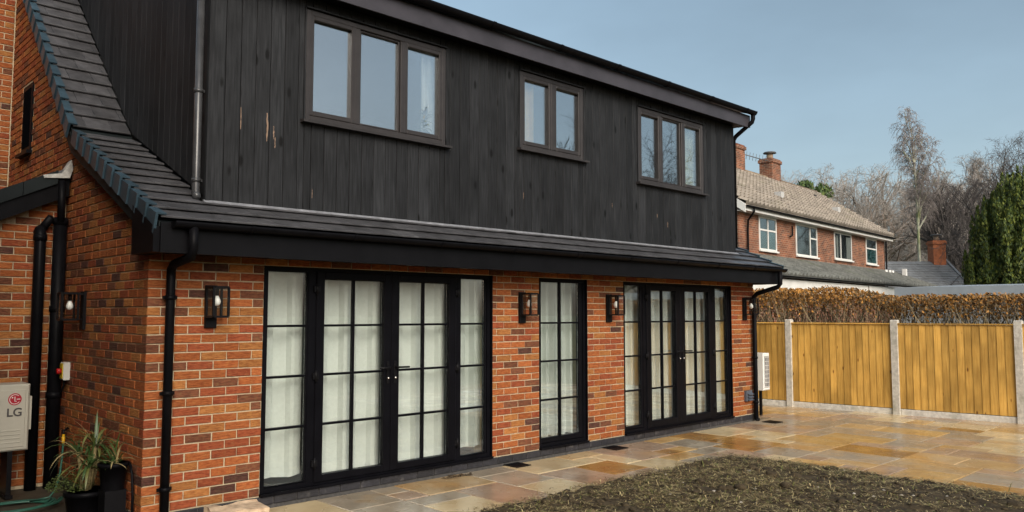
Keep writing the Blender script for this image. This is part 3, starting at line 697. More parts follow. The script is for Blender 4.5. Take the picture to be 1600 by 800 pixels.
b.hexa([(-1.6,2.2,zl(-1.6)-.02),(-.003,2.2,zl(0)-.02),(-.003,4.94,zl(0)-.02),(-1.6,4.94,zl(-1.6)-.02),(-1.6,2.2,zl(-1.6)+.02),(-.003,2.2,zl(0)+.02),(-.003,4.94,zl(0)+.02),(-1.6,4.94,zl(-1.6)+.02)]); W(b, 'lean_to_roof', TILE)
b = MB(); x = -.13
VC2 = VERGE
while x > -1.35:
    q = MB(); q.hexa([(x-.30,2.165,zl(x-.30)-.105),(x-.003,2.165,zl(x)-.105),(x-.003,2.26,zl(x)-.105),(x-.30,2.26,zl(x-.30)-.105),(x-.30,2.165,zl(x-.30)+.03),(x-.003,2.165,zl(x)+.03),(x-.003,2.26,zl(x)+.03),(x-.30,2.26,zl(x-.30)+.03)]); W(q, 'verge_cap', BARGE); x -= .303
b = MB(); b.hexa([(-1.6,2.195,zl(-1.6)-.28),(-.02,2.195,zl(0)-.28),(-.02,2.345,zl(0)-.28),(-1.6,2.345,zl(-1.6)-.28),(-1.6,2.195,zl(-1.6)-.11),(-.02,2.195,zl(0)-.11),(-.02,2.345,zl(0)-.11),(-1.6,2.345,zl(-1.6)-.11)]); W(b, 'bargeboard', BLACKP)
b = MB(); b.add([(-.27,2.15,3.065),(-.10,2.15,3.10),(-.02,2.15,3.245),(-.005,2.15,3.15),(-.03,2.15,3.06),(-.26,2.15,3.035), (-.27,2.27,3.065),(-.10,2.27,3.10),(-.02,2.27,3.245),(-.005,2.27,3.15),(-.03,2.27,3.06),(-.26,2.27,3.035)],
      [(0,1,2,3,4,5),(11,10,9,8,7,6)] + [(i,(i+1)%6,6+(i+1)%6,6+i) for i in range(6)]); W(b, 'lead_soaker', mat('pale_lead', (0.42,0.42,0.39), 0.6, 0.35, 18))
b = MB(); b.tube([(-.09,2.18,3.03),(-.09,2.18,2.62)], .035, 14); b.tube([(-.08,2.23,2.66),(-.08,2.23,0)], .062, 16)
for z in (2.62, 1.75, .9): b.tube([(-.08,2.23,z-.03),(-.08,2.23,z+.03)], .071, 16)
W(b, 'soil_pipe', BLACKP)
b = MB(); b.tube([(-.25,2.30,2.50),(-.25,2.26,2.53),(-.25,2.245,2.47),(-.25,2.245,0)], .052, 16); b.tube([(-.25,2.245,2.42),(-.25,2.245,2.48)], .062, 16); b.tube([(-.25,2.34,2.50),(-.16,2.23,2.66)], .04, 10)
W(b, 'waste_pipe', BLACKP)

# ------------------------------------------------------------------ wall lanterns
def lantern(loc, side, label):
    mp = FRONT if side == 'F' else LEFT
    t = thing('wall_lantern', label, 'wall lamp', loc, 0, 'black box lanterns on the brick walls')
    b = MB(); b.piece(mp, -.05, .05, -.18, .18, .0, .028, .004); b.build('backplate', BLACKM, t)
    b = MB(); a, zb, zt, w0, w1, q = .064, -.085, .160, .075, .215, .009
    def bar(u0,u1,v0,v1,w0_,w1_): b.piece(mp, u0, u1, v0, v1, w0_, w1_, .001)
    for u in (-a, a):
        for wv in (w0, w1): bar(u-q, u+q, zb, zt, wv-q, wv+q)
    for v in (zb, zt):
        for wv in (w0, w1): bar(-a+q, a-q, v-q, v+q, wv-q+.0005, wv+q-.0005)
        for u in (-a, a): bar(u-q+.0005, u+q-.0005, v-q, v+q, w0+q, w1-q)
    bar(-.045, .045, zt-.012, zt+.006, .028, w1-.02); bar(-.02, .02, zb-.004, zb+.006, .028, w0)
    b.build('cage', BLACKM, t)
    b = MB()
    for u in (-a, a): b.piece(mp, u-.001, u+.001, zb+q, zt-q, w0+q, w1-q, .0002)
    b.piece(mp, -a+q, a-q, zb+q, zt-q, w1-.001, w1+.001, .0002); b.build('glass', GLASS_LT, t)
    b = MB(); c = Vector(mp(0, 0, .13)); top = zt - .01
    b.tube([c + Vector((0,0,top)), c + Vector((0,0,top-.06))], .017, 12); b.build('bulb_holder', BLACKM, t)
    b = MB(); prof = [(.012,top-.055),(.016,top-.07),(.026,top-.088),(.031,top-.108),(.029,top-.126),(.019,top-.141),(.004,top-.146)]
    b.tube([c + Vector((0,0,z)) for _, z in prof], [q_ for q_, _ in prof], 14); b.build('bulb', mat('opal_glass_%d' % len(MATS), (0.85,0.85,0.83), 0.25, 0.02, 5), t)
lantern((.515, 0, 1.76), 'F', 'black box lantern on the facade, nearest the house corner')
lantern((4.215, 0, 1.77), 'F', 'black box lantern on the brick pier left of the tall window')
lantern((5.80, 0, 1.77), 'F', 'black box lantern on the brick pier right of the tall window')
lantern((9.19, 0, 1.775), 'F', 'black box lantern on the last pier beside the far downpipe')
lantern((0, 1.62, 1.73), 'G', 'black box lantern on the shaded gable wall')

# ------------------------------------------------------------------ curtains behind the glass
def curtain(x0, x1, z0, z1, yc, period, amp, label, group, m_=CURT, phase=0.0, seed=1):
    r = random.Random(seed); pts = []; x = x0; k = 0
    # pleats: flat faces turned alternately, with a narrow crease between
    while x < x1 - .01:
        p = period * r.uniform(.8, 1.2); a = amp * r.uniform(.7, 1.2)
        for f_, d in ((0.0, -.8), (.10, -1), (.46, -.55), (.52, .9), (.60, 1), (.93, .5)):
            if x + f_ * p < x1: pts.append((x + f_ * p, yc + d * a))
        x += p
    t = .003; nz = 6; V = []; F = []
    n = len(pts)
    for s_ in (0, t):
        for j in range(nz + 1):
            z = z0 + (z1 - z0) * j / nz
            for i, (px, py) in enumerate(pts):
                fl = 1 + .35 * (1 - j/nz) * math.sin(i * 1.7 + seed)
                V.append((px, yc + (py - yc) * fl + s_, z + (.012 * math.sin(i * .9) if j == 0 else 0)))
    o2 = n * (nz + 1)
    for j in range(nz):
        for i in range(n - 1):
            a = j*n + i; F.append((a, a+1, a+n+1, a+n)); F.append((o2+a+n, o2+a+n+1, o2+a+1, o2+a))
    b = MB(); b.add(V, F, 0, False); o = b.build('curtain', m_, None, recalc=False)
    # object origin at its own foot
    for v in o.data.vertices: v.co -= Vector(((x0+x1)/2, yc, z0))
    o.location = ((x0+x1)/2, yc, z0)
    return tag(o, label, 'curtain', group)
GR = 'pale pleated curtains behind the garden doors'
curtain(1.03, 1.56, .20, 2.12, .225, .30, .05, 'pale pleated curtain in the left sidelight nearest the corner', GR, seed=2)
curtain(1.62, 2.52, .16, 2.12, .225, .36, .05, 'pale pleated curtain behind the left leaf of the near french doors', GR, seed=3)
curtain(2.53, 3.40, .16, 2.12, .225, .33, .05, 'pale pleated curtain behind the right leaf of the near french doors', GR, seed=4)
curtain(3.41, 3.98, .22, 2.12, .225, .22, .05, 'pale pleated curtain in the right sidelight of the near french doors', GR, seed=5)
curtain(4.48, 5.62, .20, 2.12, .225, .16, .05, 'pale gathered curtain behind the narrow tall window', GR, seed=6)
curtain(6.12, 6.82, .18, 2.12, .225, .20, .05, 'pale pleated curtain in the left sidelight of the far french doors', GR, seed=7)
curtain(6.83, 7.62, .18, 2.12, .225, .20, .05, 'pale pleated curtain behind the left leaf of the far french doors', GR, seed=8)
curtain(7.63, 8.50, .18, 2.12, .225, .22, .05, 'pale pleated curtain behind the right leaf of the far french doors', GR, seed=9)
curtain(8.51, 9.15, .18, 2.12, .225, .24, .05, 'pale pleated curtain in the last sidelight at the far end', GR, seed=10)
CREAM = mat('cream_curtain', (0.88,0.80,0.55), 0.9, 0.25, 14)
PATT = mat('glow_curtain', (0.90,0.60,0.26), 0.9, 0.1, 10)  # orange cloth colour stands in for a warm glow indoors
curtain(2.82, 3.20, 3.45, 4.58, .14, .10, .03, 'white curtain at the edge of the near upstairs window', None, m_=mat('white_sheer', (0.9,0.9,0.86), 0.9, .03, 10), seed=21)
curtain(4.36, 4.56, 3.60, 4.58, .135, .12, .03, 'curtain coloured as the warm glow in the small middle upstairs window', None, m_=PATT, seed=22)
curtain(7.66, 8.16, 3.45, 4.58, .14, .10, .03, 'cream patterned curtain in the far upstairs window', None, m_=CREAM, seed=23)

# ------------------------------------------------------------------ things along the walls
def aircon(name, label, loc, size, rz, logo):
    wd, dp, ht = size
    t = thing(name, label, 'outdoor unit', loc, rz)
    b = MB(); b.piece(FRONT, -wd/2, wd/2, 0, ht, -dp, 0, .014); b.build('casing', MATS['unit_beige'] if logo else WHITEP, t)
    if logo:
        b = MB(); b.piece(FRONT, -wd/2 + .02, wd/2 - .035, .035, ht - .05, -.001, .006, .004); b.build('front_panel', MATS['unit_beige'], t)
        for k in range(4):
            b = MB(); b.piece(FRONT, wd/2 - .30, wd/2 - .07, .075 + k*.036, .088 + k*.036, .004, .011, .003); b.build('louvre', MATS['unit_beige'], t)
        cx, cz, R = wd/2 - .125, ht - .135, .055
        b = MB(); b.add([(cx + R*math.cos(a*math.pi/16), -.0085, cz + R*math.sin(a*math.pi/16)) for a in range(32)] + [(cx + R*math.cos(a*math.pi/16), -.005, cz + R*math.sin(a*math.pi/16)) for a in range(32)],
                      [tuple(range(32))] + [(i,(i+1)%32,32+(i+1)%32,32+i) for i in range(32)]); b.build('emblem', mat('emblem_red', (0.40,0.012,0.03), 0.35, .03, 5), t)
        b = MB(); e = .0092
        for a in range(4, 29):
            a0, a1 = math.pi * a / 16, math.pi * (a+1) / 16
            b.add([(cx + rr*math.cos(q), -e, cz + rr*math.sin(q)) for rr, q in ((.040,a0),(.045,a0),(.045,a1),(.040,a1))], [(0,1,2,3)])
        for x0, x1, z0, z1 in ((-.004,.003,-.022,.024), (-.004,.014,-.022,-.016), (.014,.044,-.003,.003)): b.add([(cx+x0,-e,cz+z0),(cx+x1,-e,cz+z0),(cx+x1,-e,cz+z1),(cx+x0,-e,cz+z1)], [(0,1,2,3)])
        b.add([(cx - .020 + .0065*math.cos(a*math.pi/8), -e, cz + .016 + .0065*math.sin(a*math.pi/8)) for a in range(16)], [tuple(range(16))])
        b.build('emblem_mark', mat('emblem_white', (0.75,0.73,0.70), 0.4, .02, 5), t)
        cu = bpy.data.curves.new('lettering', 'FONT'); cu.body = 'LG'; cu.size = .105; cu.extrude = .001; cu.align_x = 'CENTER'; cu.offset = .0022
        to = bpy.data.objects.new('lettering', cu); COL.objects.link(to); bpy.context.view_layer.update()
        me = bpy.data.meshes.new_from_object(to.evaluated_get(bpy.context.evaluated_depsgraph_get())); bpy.data.objects.remove(to)
        me.materials.clear(); me.materials.append(mat('letter_grey', (0.06,0.055,0.055), 0.5, .05, 5)); link('lettering', me, t, (cx + .0, -.0085, cz - .155), (math.pi/2, 0, 0))
        b = MB(); b.box(wd/2 + .001, wd/2 + .03, .06, .22, .18, ht - .12); b.build('valve_cover', MATS['unit_beige'], t)
        for x in (-wd/2 + .14, wd/2 - .14):
            b = MB(); b.box(x - .02, x + .02, .02, dp - .02, -.40, -.001); b.box(x-.03, x+.03, -.01, dp, -.43, -.40); b.build('stand_leg', BLACKM, t)
    return t
mat('unit_beige', (0.46,0.445,0.37), 0.42, 0.06, 4)
aircon('air_conditioning_unit', 'beige outdoor unit with red round emblem and LG lettering at left edge', (-.775, 1.92, .435), (.84, .30, .61), 0, True)
t = aircon('air_conditioning_unit', 'white outdoor unit with grid guard behind the far house corner', (HL + .61, .13, .42), (.20, .60, .62), 0, False)
b = MB()
for k in range(4): b.box(-.072 + k*.044, -.066 + k*.044, -.012, -.006, .05, .57)
for k in range(8): b.box(-.078, .074, -.010, -.0065, .06 + k*.07, .066 + k*.07)
b.build('grid_guard', WHITEP, t)
b = MB(); b.box(-.074, .070, -.006, -.0008, .05, .57); b.build('grille', mat('grille_dark', (0.05,0.05,0.05), .6, .1, 5), t)
for q in (.1, .45): b = MB(); b.box(-.02, .02, q, q + .04, -.42, -.001); b.build('stand', BLACKM, t)

t = thing('isolator_switch', 'grey isolator box with yellow plate and red knob on gable wall', 'switch', (0, 2.06, 1.14))
b = MB(); b.piece(LEFT, -.055, .055, -.085, .085, 0, .06, .006); b.build('box', mat('pale_grey_plastic', (0.55,0.55,0.50), .5, .05, 5), t)
b = MB(); b.piece(LEFT, -.04, .045, -.07, .075, .06, .066, .003); b.build('plate', mat('yellow_plate', (0.55,0.40,0.015), .5, .05, 5), t)
b = MB(); b.tube([(-.066, .0, 0), (-.105, .0, 0)], .028, 14); b.build('knob', mat('red_knob', (0.40,0.01,0.01), .4, .05, 5), t)
b = MB(); b.tube([(-.03,.01,-.085),(-.035,.02,-.15),(-.04,.06,-.20),(-.035,.11,-.23),(-.03,.17,-.235)], .009, 8); b.build('cable', BLACKP, t)

t = thing('vent_box', 'small blue grey vent box low on the last brick pier', 'vent', (9.235, 0, .40))
b = MB(); b.piece(FRONT, -.085, .085, -.08, .085, 0, .05, .008); b.build('housing', mat('vent_grey', (0.07,0.085,0.11), .5, .1, 5), t)
for k in range(3):
    b = MB(); b.hexa([(-.075,-.085,-.065+k*.045),(.075,-.085,-.065+k*.045),(.075,-.05,-.045+k*.045),(-.075,-.05,-.045+k*.045),(-.075,-.085,-.06+k*.045),(.075,-.085,-.06+k*.045),(.075,-.05,-.04+k*.045),(-.075,-.05,-.04+k*.045)]); b.build('louvre', MATS['vent_grey'], t)

def drain(x, yy, s_, label):
    t = thing('drain_cover', label, 'drain', (x, yy, .004), 0, 'black drain covers in the paving')
    b = MB(); b.box(-s_, s_, -s_, -s_+.02, 0, .008); b.box(-s_, s_, s_-.02, s_, 0, .008); b.box(-s_, -s_+.02, -s_+.02, s_-.02, 0, .008); b.box(s_-.02, s_, -s_+.02, s_-.02, 0, .008); b.box(-s_+.02, s_-.02, -s_+.02, s_-.02, -.003, .001); b.build('rim', BLACKM, t)
    for k in range(7):
        x_ = -s_ + .035 + k * (2*s_ - .07) / 6; q = MB(); q.box(x_-.006, x_+.006, -s_+.02, s_-.02, .001, .006); q.build('slat', BLACKM, t)
drain(4.02, -.13, .11, 'black drain cover in the paving by the pier left of the tall window')
drain(5.72, -.16, .12, 'black drain cover in the paving by the pier right of the tall window')
drain(9.42, -.33, .12, 'black drain cover in the paving at the foot of the far downpipe')

# fallen leaves lying by the french doors
b = MB(); r = random.Random(4)
for k in range(34):
    x, yy = r.gauss(0, .09), r.gauss(0, .03); a = r.uniform(0, 6.3); s_ = r.uniform(.015, .035); z = r.uniform(.004, .02)
    b.add([(x + s_*math.cos(a+q)*m_, yy + s_*math.sin(a+q)*m_, z + dz) for q, m_, dz in ((0,1,0),(1.5,.5,.008),(3.1,1,.0),(4.7,.5,.006))], [(0,1,2,3)])
o = b.build('leaf_litter', mat('dead_leaf', (0.05,0.03,0.012), .8, .3, 20), None, (3.13, -.16, 0), recalc=False); tag(o, 'small heap of dark fallen leaves on paving before the french doors', 'leaves')

# rough stone block in the near corner
r = random.Random(8); t = thing('stone_block', 'rough pale sandstone block at the foot of the near brick pier', 'stone', (.60, -.42, 0), RAD(-6))
b = MB(); bm = bmesh.new(); bmesh.ops.create_cube(bm, size=1); bmesh.ops.subdivide_edges(bm, edges=bm.edges, cuts=5, use_grid_fill=True)
for v in bm.verts:
    n_ = noise.noise_vector(v.co * 3.1) * .05; v.co = Vector((v.co.x * .42, v.co.y * .30, (v.co.z + .5) * .155)) + Vector((n_.x * .4, n_.y * .4, n_.z * (.5 if v.co.z > 0 else 0)))
me = bpy.data.meshes.new('block'); bm.to_mesh(me); bm.free(); me.materials.append(mat('pale_sandstone', (0.52,0.40,0.27), .9, .3, 9, bump=.6, stain=((0.36,0.17,0.09), 6, .55, .6))); link('block', me, t)

# potted cordyline, black planter and hose at the foot of the gable
def strap_leaf(b, base, az, el, L, wd, droop, mi, n=6):
    p = Vector(base); d = Vector((math.cos(az)*math.cos(el), math.sin(az)*math.cos(el), math.sin(el))); side = Vector((-math.sin(az), math.cos(az), 0)); V = []; F = []
    for i in range(n+1):
        f_ = i / n; wv = wd * (math.sin(math.pi * min(1, .18 + .82 * f_)) ** .7 if f_ < 1 else 0) * (1 if f_ < .98 else .05)
        up = side.cross(d).normalized()
        V += [p - side*wv + up*wv*.25, p, p + side*wv + up*wv*.25]
        d = (d + Vector((0,0,-droop / n * (1 + f_)))).normalized(); p = p + d * (L / n)
    for i in range(n):
        for q in (0, 1): F.append((i*3+q, i*3+q+1, i*3+q+4, i*3+q+3))
    b.add(V, F, mi, True)
def pot(parent, x, yy, z, r0, r1, h):
    b = MB(); prof = [(r0,0),(r1,h*.86),(r1+.012,h*.86),(r1+.012,h),(r1-.008,h),(r1-.012,h*.9)]
    b.tube([(x,yy,z+q) for _, q in prof], [p for p, _ in prof], 20, caps=False); b.tube([(x,yy,z),(x,yy,z+.005)], r0, 20)
    o = b.build('pot', BLACKP, parent); s_ = MB(); s_.tube([(x,yy,z+h*.86),(x,yy,z+h*.9)], r1-.013, 20); s_.build('compost', SOILM, parent)
r = random.Random(31)
t = thing('potted_cordyline', 'strappy cordyline with green and brown leaves in a black pot by gable', 'plant', (-.25, .52, 0))
pot(t, 0, 0, 0, .12, .155, .27)
b = MB(); heads = [((0.02,0,.26),(.05,-.02,.62)), ((-.03,.02,.26),(-.06,.03,.56)), ((.03,.03,.26),(.10,.05,.52)), ((-.01,-.03,.26),(.0,-.06,.46))]
for a, e in heads: b.tube([a, ((a[0]+e[0])/2 + .01, (a[1]+e[1])/2, (a[2]+e[2])/2), e], [.019,.016,.014], 8)
b.build('stem', mat('cane_bark', (0.20,0.16,0.07), .85, .35, 30), t)
b = MB()
for a, e in heads:
    for k in range(23):
        strap_leaf(b, e, r.uniform(0, 6.28), r.uniform(.15, 1.45), r.uniform(.20, .36), r.uniform(.008, .013), r.uniform(.5, 2.0), r.choices([0,1,2],[6,3,2])[0])
b.build('leaves', [mat('cordyline_green', (0.045,0.085,0.022), .45, .3, 20), mat('cordyline_olive', (0.12,0.13,0.035), .5, .3, 20), mat('cordyline_straw', (0.30,0.24,0.11), .6, .3, 20)], t, recalc=False)
b = MB()
for k in range(900):
    a, q = r.uniform(0, 6.28), r.random()**.5 * .17; x, yy = -.10 + q*math.cos(a), .06 + q*math.sin(a); z = .28 + r.random() * .16 * (1 - (q/.2)**2); s_ = r.uniform(.008,.016); o_ = r.uniform(0, 6.28)
    b.add([(x, yy, z),(x + s_*math.cos(o_), yy + s_*math.sin(o_), z + s_*.6),(x + s_*1.6*math.cos(o_+.5), yy + s_*1.6*math.sin(o_+.5), z + s_*.2)], [(0,1,2)])
b.build('underplanting', mat('box_green', (0.06,0.085,0.015), .7, .3, 20), t, recalc=False)
t = thing('black_planter', 'black pot against the gable beside the cordyline', 'planter', (-.135, .25, 0)); pot(t, 0, 0, .30, .085, .105, .21)
b = MB(); b.box(-.08, .08, -.08, .08, 0, .30); b.build('stand', BLACKM, t)
b = MB()
for k in range(26): strap_leaf(b, (r.uniform(-.05,.05), r.uniform(-.05,.05), .49), r.uniform(0, 6.28), r.uniform(.7, 1.4), r.uniform(.15, .3), .008, r.uniform(.6, 1.8), r.choices([0,1],[3,1])[0])
b.build('leaves', [MATS['cordyline_green'], MATS['cordyline_straw']], t, recalc=False)
b = MB(); pts = []
t = thing('garden_hose', 'green garden hose with yellow end coiled on the side yard', 'hose', (-.56, 1.42, 0))
for k in range(120):
    a = k * .22; rr = .27 + .03 * math.sin(k * .31); pts.append((rr * 1.25 * math.cos(a), rr * .9 * math.sin(a), .012 + .006 * (k % 29) / 4))
pts += [(.30,.1,.05),(.36,.16,.10),(.42,.26,.22),(.46,.36,.36),(.485,.44,.48)]
b.tube(pts, .0085, 8); b.build('tube', mat('hose_green', (0.03,0.12,0.085), .4, .1, 10), t)
b = MB(); b.tube([(.483,.43,.47),(.49,.46,.52),(.495,.475,.545)], [.013,.016,.012], 10); b.build('connector', mat('hose_yellow', (0.65,0.36,0.01), .4, .05, 5), t)
b = MB(); b.tube([(.497,.48,.54),(.50,.50,.58),(.545,.52,.60)], .011, 10); b.build('tap', BLACKM, t)
o = MB(); pts = [(-.03,.20,.50),(-.04,.14,.49),(-.04,.10,.42),(-.035,.085,.25),(-.035,.085,.0)]; o.tube(pts, .011, 8)
c_ = o.build('cable', BLACKP, None); tag(c_, 'black cable running down the gable beside the planter', 'cable')

t = thing('house_plant', 'leafy house plant inside the near upstairs window', 'plant', (2.86, .10, 3.56)); pot(t, 0, 0, 0, .035, .045, .08)
b = MB()
for k in range(46): strap_leaf(b, (r.uniform(-.02,.02), r.uniform(-.01,.01), .07 + r.random()*.22), r.uniform(0, 6.28), r.uniform(.2, 1.4), r.uniform(.07, .16), .010, r.uniform(.5, 2.0), r.choices([0,1],[3,1])[0], 4)
b.build('leaves', [MATS['cordyline_olive'], MATS['cordyline_straw']], t, recalc=False)
# ------------------------------------------------------------------ unseen boarded screen added left of the frame to shade the side passage
t = thing('passage_shade_screen', 'dark tall boarded screen added unseen left of the frame to shade the side passage', 'fence', (-1.72, -.2, 0))
DW = mat('shade_screen_wood', (0.05,0.035,0.02), .85, .3, 9, stretch=(1,1,.1))
for k in range(36):
    b = MB(); b.box(-.012, .012, .002, .148, .05, 2.55 + .01 * math.sin(k * 2.1)); b.build('fence_board', DW, t, (0, k * .15, 0))
for z in (.5, 1.4, 2.2): b = MB(); b.box(-.06, -.013, 0, 5.4, z - .04, z + .04); b.build('rail', DW, t)
t = thing('left_shade_block', 'plain house block added unseen left of the frame to shade the gable side', 'house', (-2.95, -4.4, 0))  # unseen block added to keep sun and sky off the gable and extension
b = MB(); b.box(-6, 0, 0, 14, 0, 6.0); b.build('wall', mat('shade_block_brick', (0.20,0.085,0.045), .9, .3, 6), t)
b = MB(); b.add([(-6.3,-.3,6.0),(.3,-.3,6.0),(-3,-.3,8.8),(-6.3,14.3,6.0),(.3,14.3,6.0),(-3,14.3,8.8)], [(0,1,2),(5,4,3),(0,3,4,1),(1,4,5,2),(2,5,3,0)]); b.build('roof', TILE, t)
# ------------------------------------------------------------------ boundary fence
PTS = [Vector((11.52, 2.34, 0)), Vector((11.68, .515, 0)), Vector((11.85, -1.31, 0)), Vector((12.05, -3.10, 0)), Vector((12.22, -4.90, 0)), Vector((12.40, -6.70, 0))]
FO = Vector((11.85, -1.31, 0)); fence = thing('garden_fence', 'golden timber boundary fence with concrete posts and gravel boards', 'fence', FO)
for p in PTS[:5]:
    b = MB(); b.piece(UP, -.055, .055, -.055, .055, -.1, 1.595, .012); b.build('fence_post', CONC, fence, p - FO)
fr_ = random.Random(41)
for i in range(4):
    a, e = PTS[i], PTS[i+1]; d = (e - a); L_ = d.length; rz = math.atan2(d.y, d.x)
    base = a + d.normalized() * .055; Lp = L_ - .11
    b = MB(); b.box(0, Lp, -.045, .03, 1.52, 1.54)
    for z in (.3, .85, 1.4): b.box(0, Lp, .016, .05, z-.04, z+.04)
    t = b.build('fence_panel', FENCEW, fence, base - FO, (0, 0, rz))
    # local x runs along the panel; the garden side is local -y ... garden lies to the west
    k = 0; x = 0.0; mpf = lambda u, v, w_: (u, -w_, v)
    while x < Lp - .02:
        wd = min(.112 + fr_.uniform(-.006,.006), Lp - x); z0, z1 = .103 + fr_.uniform(0,.004), 1.515 + fr_.uniform(-.002,.002)
        b = MB(); t0, t1 = .008, .020; x1 = min(x + wd + .014, Lp)
        b.hexa([(0,-t1,0),(x1-x,-t0,0),(x1-x,.004,0),(0,.004,0),(0,-t1,z1-z0),(x1-x,-t0,z1-z0),(x1-x,.004,z1-z0),(0,.004,z1-z0)])
        b.build('fence_board', FENCEW, t, (x, fr_.uniform(-.001,.001) - .004, z0), (0, 0, fr_.uniform(-.002,.002) - .02)); x += wd
    gb = MB(); gb.piece(mpf, .0, Lp, -.05, .095, -.02, .022, .01); gb.build('gravel_board', CONC, fence, base - FO, (0,0,rz))

# ------------------------------------------------------------------ hedge behind the fence
def hb(yy): return .07 if yy > 1.0 else (.07 - .17 * (1.0 - yy) / .8 if yy > .2 else -.10)
def hedge():
    r = random.Random(51); t = thing('hedge', 'clipped brown winter hedge standing behind the fence', 'hedge', (12.75, -1.2, 0))
    s_ = MB(); l_ = MB()
    for k in range(1500):
        yy = r.uniform(-5.2, 5.4); x = r.uniform(-.42, .45) - yy * .095; top = 2.06 + .05 * noise.noise((yy * 2, x * 2, 1)) + r.uniform(-.06, .05) + hb(yy)
        p = Vector((x, yy, r.uniform(.9, 1.4))); pts = [p]; n_ = 4; q = p.copy()
        d = Vector((r.uniform(-.35,.35), r.uniform(-.5,.5), 1))
        for i in range(n_):
            d += Vector((r.uniform(-.3,.3), r.uniform(-.4,.4), .1)); q = q + d.normalized() * (top - p.z) / n_ * 1.0; pts.append(q.copy())
        s_.tube(pts, [.009,.008,.006,.004,.002], 3, r.choices([0,1],[3,2])[0], caps=False)
    for k in range(26000):
        yy = r.uniform(-5.2, 5.4); x = r.uniform(-.48, .50) - yy * .095; z = 2.12 - abs(r.gauss(0, .21)) + .05 * noise.noise((yy * 2, x * 2, 1)) + hb(yy)
        if z < 1.62 and r.random() < .8: continue
        a = r.uniform(0, 6.28); s = r.uniform(.018, .036); n_ = Vector((r.gauss(0,1), r.gauss(0,1), r.gauss(0,1))).normalized(); u = n_.orthogonal().normalized(); v = n_.cross(u)
        c = Vector((x, yy, z)); far = yy > .8
        l_.add([c - u*s, c + v*s*.55, c + u*s, c - v*s*.55], [(0,1,2,3)], r.choices([0,1,2,3], [7,4,2,1] if far else [3,3,4,2])[0])
    stuff(s_.build('stems', [mat('hedge_stem', (0.26,0.21,0.12), .8, .3, 20), mat('hedge_stem_dark', (0.05,0.038,0.02), .8, .3, 20)], t, recalc=False))
    stuff(l_.build('leaves', [mat('beech_orange', (0.42,0.20,0.035), .7, .3, 20), mat('beech_brown', (0.28,0.135,0.032), .7, .3, 20), mat('beech_dull', (0.17,0.11,0.042), .7, .3, 20), mat('beech_dark', (0.06,0.038,0.016), .7, .3, 20)], t, recalc=False))
hedge()

# ------------------------------------------------------------------ neighbouring house
NB = mat('neighbour_brick', (0.30,0.10,0.05), .9, .3, 4, stain=((0.16,0.06,0.035), 3, .5, .6))
def brick_tex():
    m = bpy.data.materials.new('far_brickwork'); m.use_nodes = True; N = m.node_tree.nodes; L = m.node_tree.links; b = N['Principled BSDF']; b.inputs['Roughness'].default_value = .9
    tc = N.new('ShaderNodeTexCoord'); mp = N.new('ShaderNodeMapping'); mp.inputs['Rotation'].default_value = (RAD(90), 0, 0)
    sx = N.new('ShaderNodeSeparateXYZ'); cb = N.new('ShaderNodeCombineXYZ'); ad = N.new('ShaderNodeMath'); ad.operation = 'ADD'
    L.new(tc.outputs['Object'], sx.inputs[0]); L.new(sx.outputs['X'], ad.inputs[0]); L.new(sx.outputs['Y'], ad.inputs[1]); L.new(ad.outputs[0], cb.inputs['X']); L.new(sx.outputs['Z'], cb.inputs['Y'])
    br = N.new('ShaderNodeTexBrick'); br.inputs['Scale'].default_value = 1; br.inputs['Brick Width'].default_value = .225; br.inputs['Row Height'].default_value = .075; br.inputs['Mortar Size'].default_value = .006
    br.inputs['Color1'].default_value = (.25,.085,.04,1); br.inputs['Color2'].default_value = (.10,.042,.028,1); br.inputs['Mortar'].default_value = (.33,.26,.18,1); br.inputs['Bias'].default_value = -.1
    L.new(cb.outputs[0], br.inputs['Vector'])
    n = N.new('ShaderNodeTexNoise'); n.inputs['Scale'].default_value = 2.5; n.inputs['Detail'].default_value = 5; L.new(tc.outputs['Object'], n.inputs['Vector'])
    mr = N.new('ShaderNodeMapRange'); mr.inputs['From Min'].default_value = .3; mr.inputs['From Max'].default_value = .7; mr.inputs['To Min'].default_value = .7; mr.inputs['To Max'].default_value = 1.3; L.new(n.outputs['Fac'], mr.inputs['Value'])
    hs = N.new('ShaderNodeHueSaturation'); L.new(br.outputs['Color'], hs.inputs['Color']); L.new(mr.outputs[0], hs.inputs['Value']); L.new(hs.outputs[0], b.inputs['Base Color'])
    return m
FB = brick_tex()
NROOF = mat('brown_pantile', (0.29,0.252,0.205), .85, .3, 2.5, objvar=0, stain=((0.18,0.17,0.10), .8, .55, .5)); NROOF2 = mat('grey_pantile', (0.13,0.135,0.12), .8, .35, 2.5, stain=((0.10,0.13,0.04), .7, .6, .6))
WPAINT = mat('white_paint', (0.72,0.72,0.68), .5, .08, 3); WGL = glass('far_glass', .10, .6, (.7,.75,.75)); TURQ = mat('turquoise_blind', (0.02,0.30,0.30), .6, .1, 3); PALEB = mat('pale_blind', (0.35,0.55,0.52), .7, .08, 3)
nb = thing('neighbour_house', 'brick semi detached house with brown tiled roof behind the fence', 'house', (21.172, 6.744, 0), RAD(4.315))
NL, ND, NE = 14.9, 6.8, 5.25                # length, depth, eaves
b = MB(); pr = [(.30,0),(ND+.0,0),(ND,NE),(3.55,7.55),(.30,NE-.0)]
def extr(b, prof, x0, x1, mi=0):
    n = len(prof); b.add([(x0,*p) for p in prof] + [(x1,*p) for p in prof], [tuple(range(n)), tuple(range(n,2*n))[::-1]] + [(i,(i+1)%n,n+(i+1)%n,n+i) for i in range(n)], mi)
NW = [(1.50,2.90,3.88,5.05,'a'),(4.62,6.66,3.86,5.05,'b'),(8.50,10.48,3.92,5.04,'c'),(12.30,13.72,3.90,5.05,'d')]
extr(b, pr, 0, NL); b.build('wall', FB, nb)
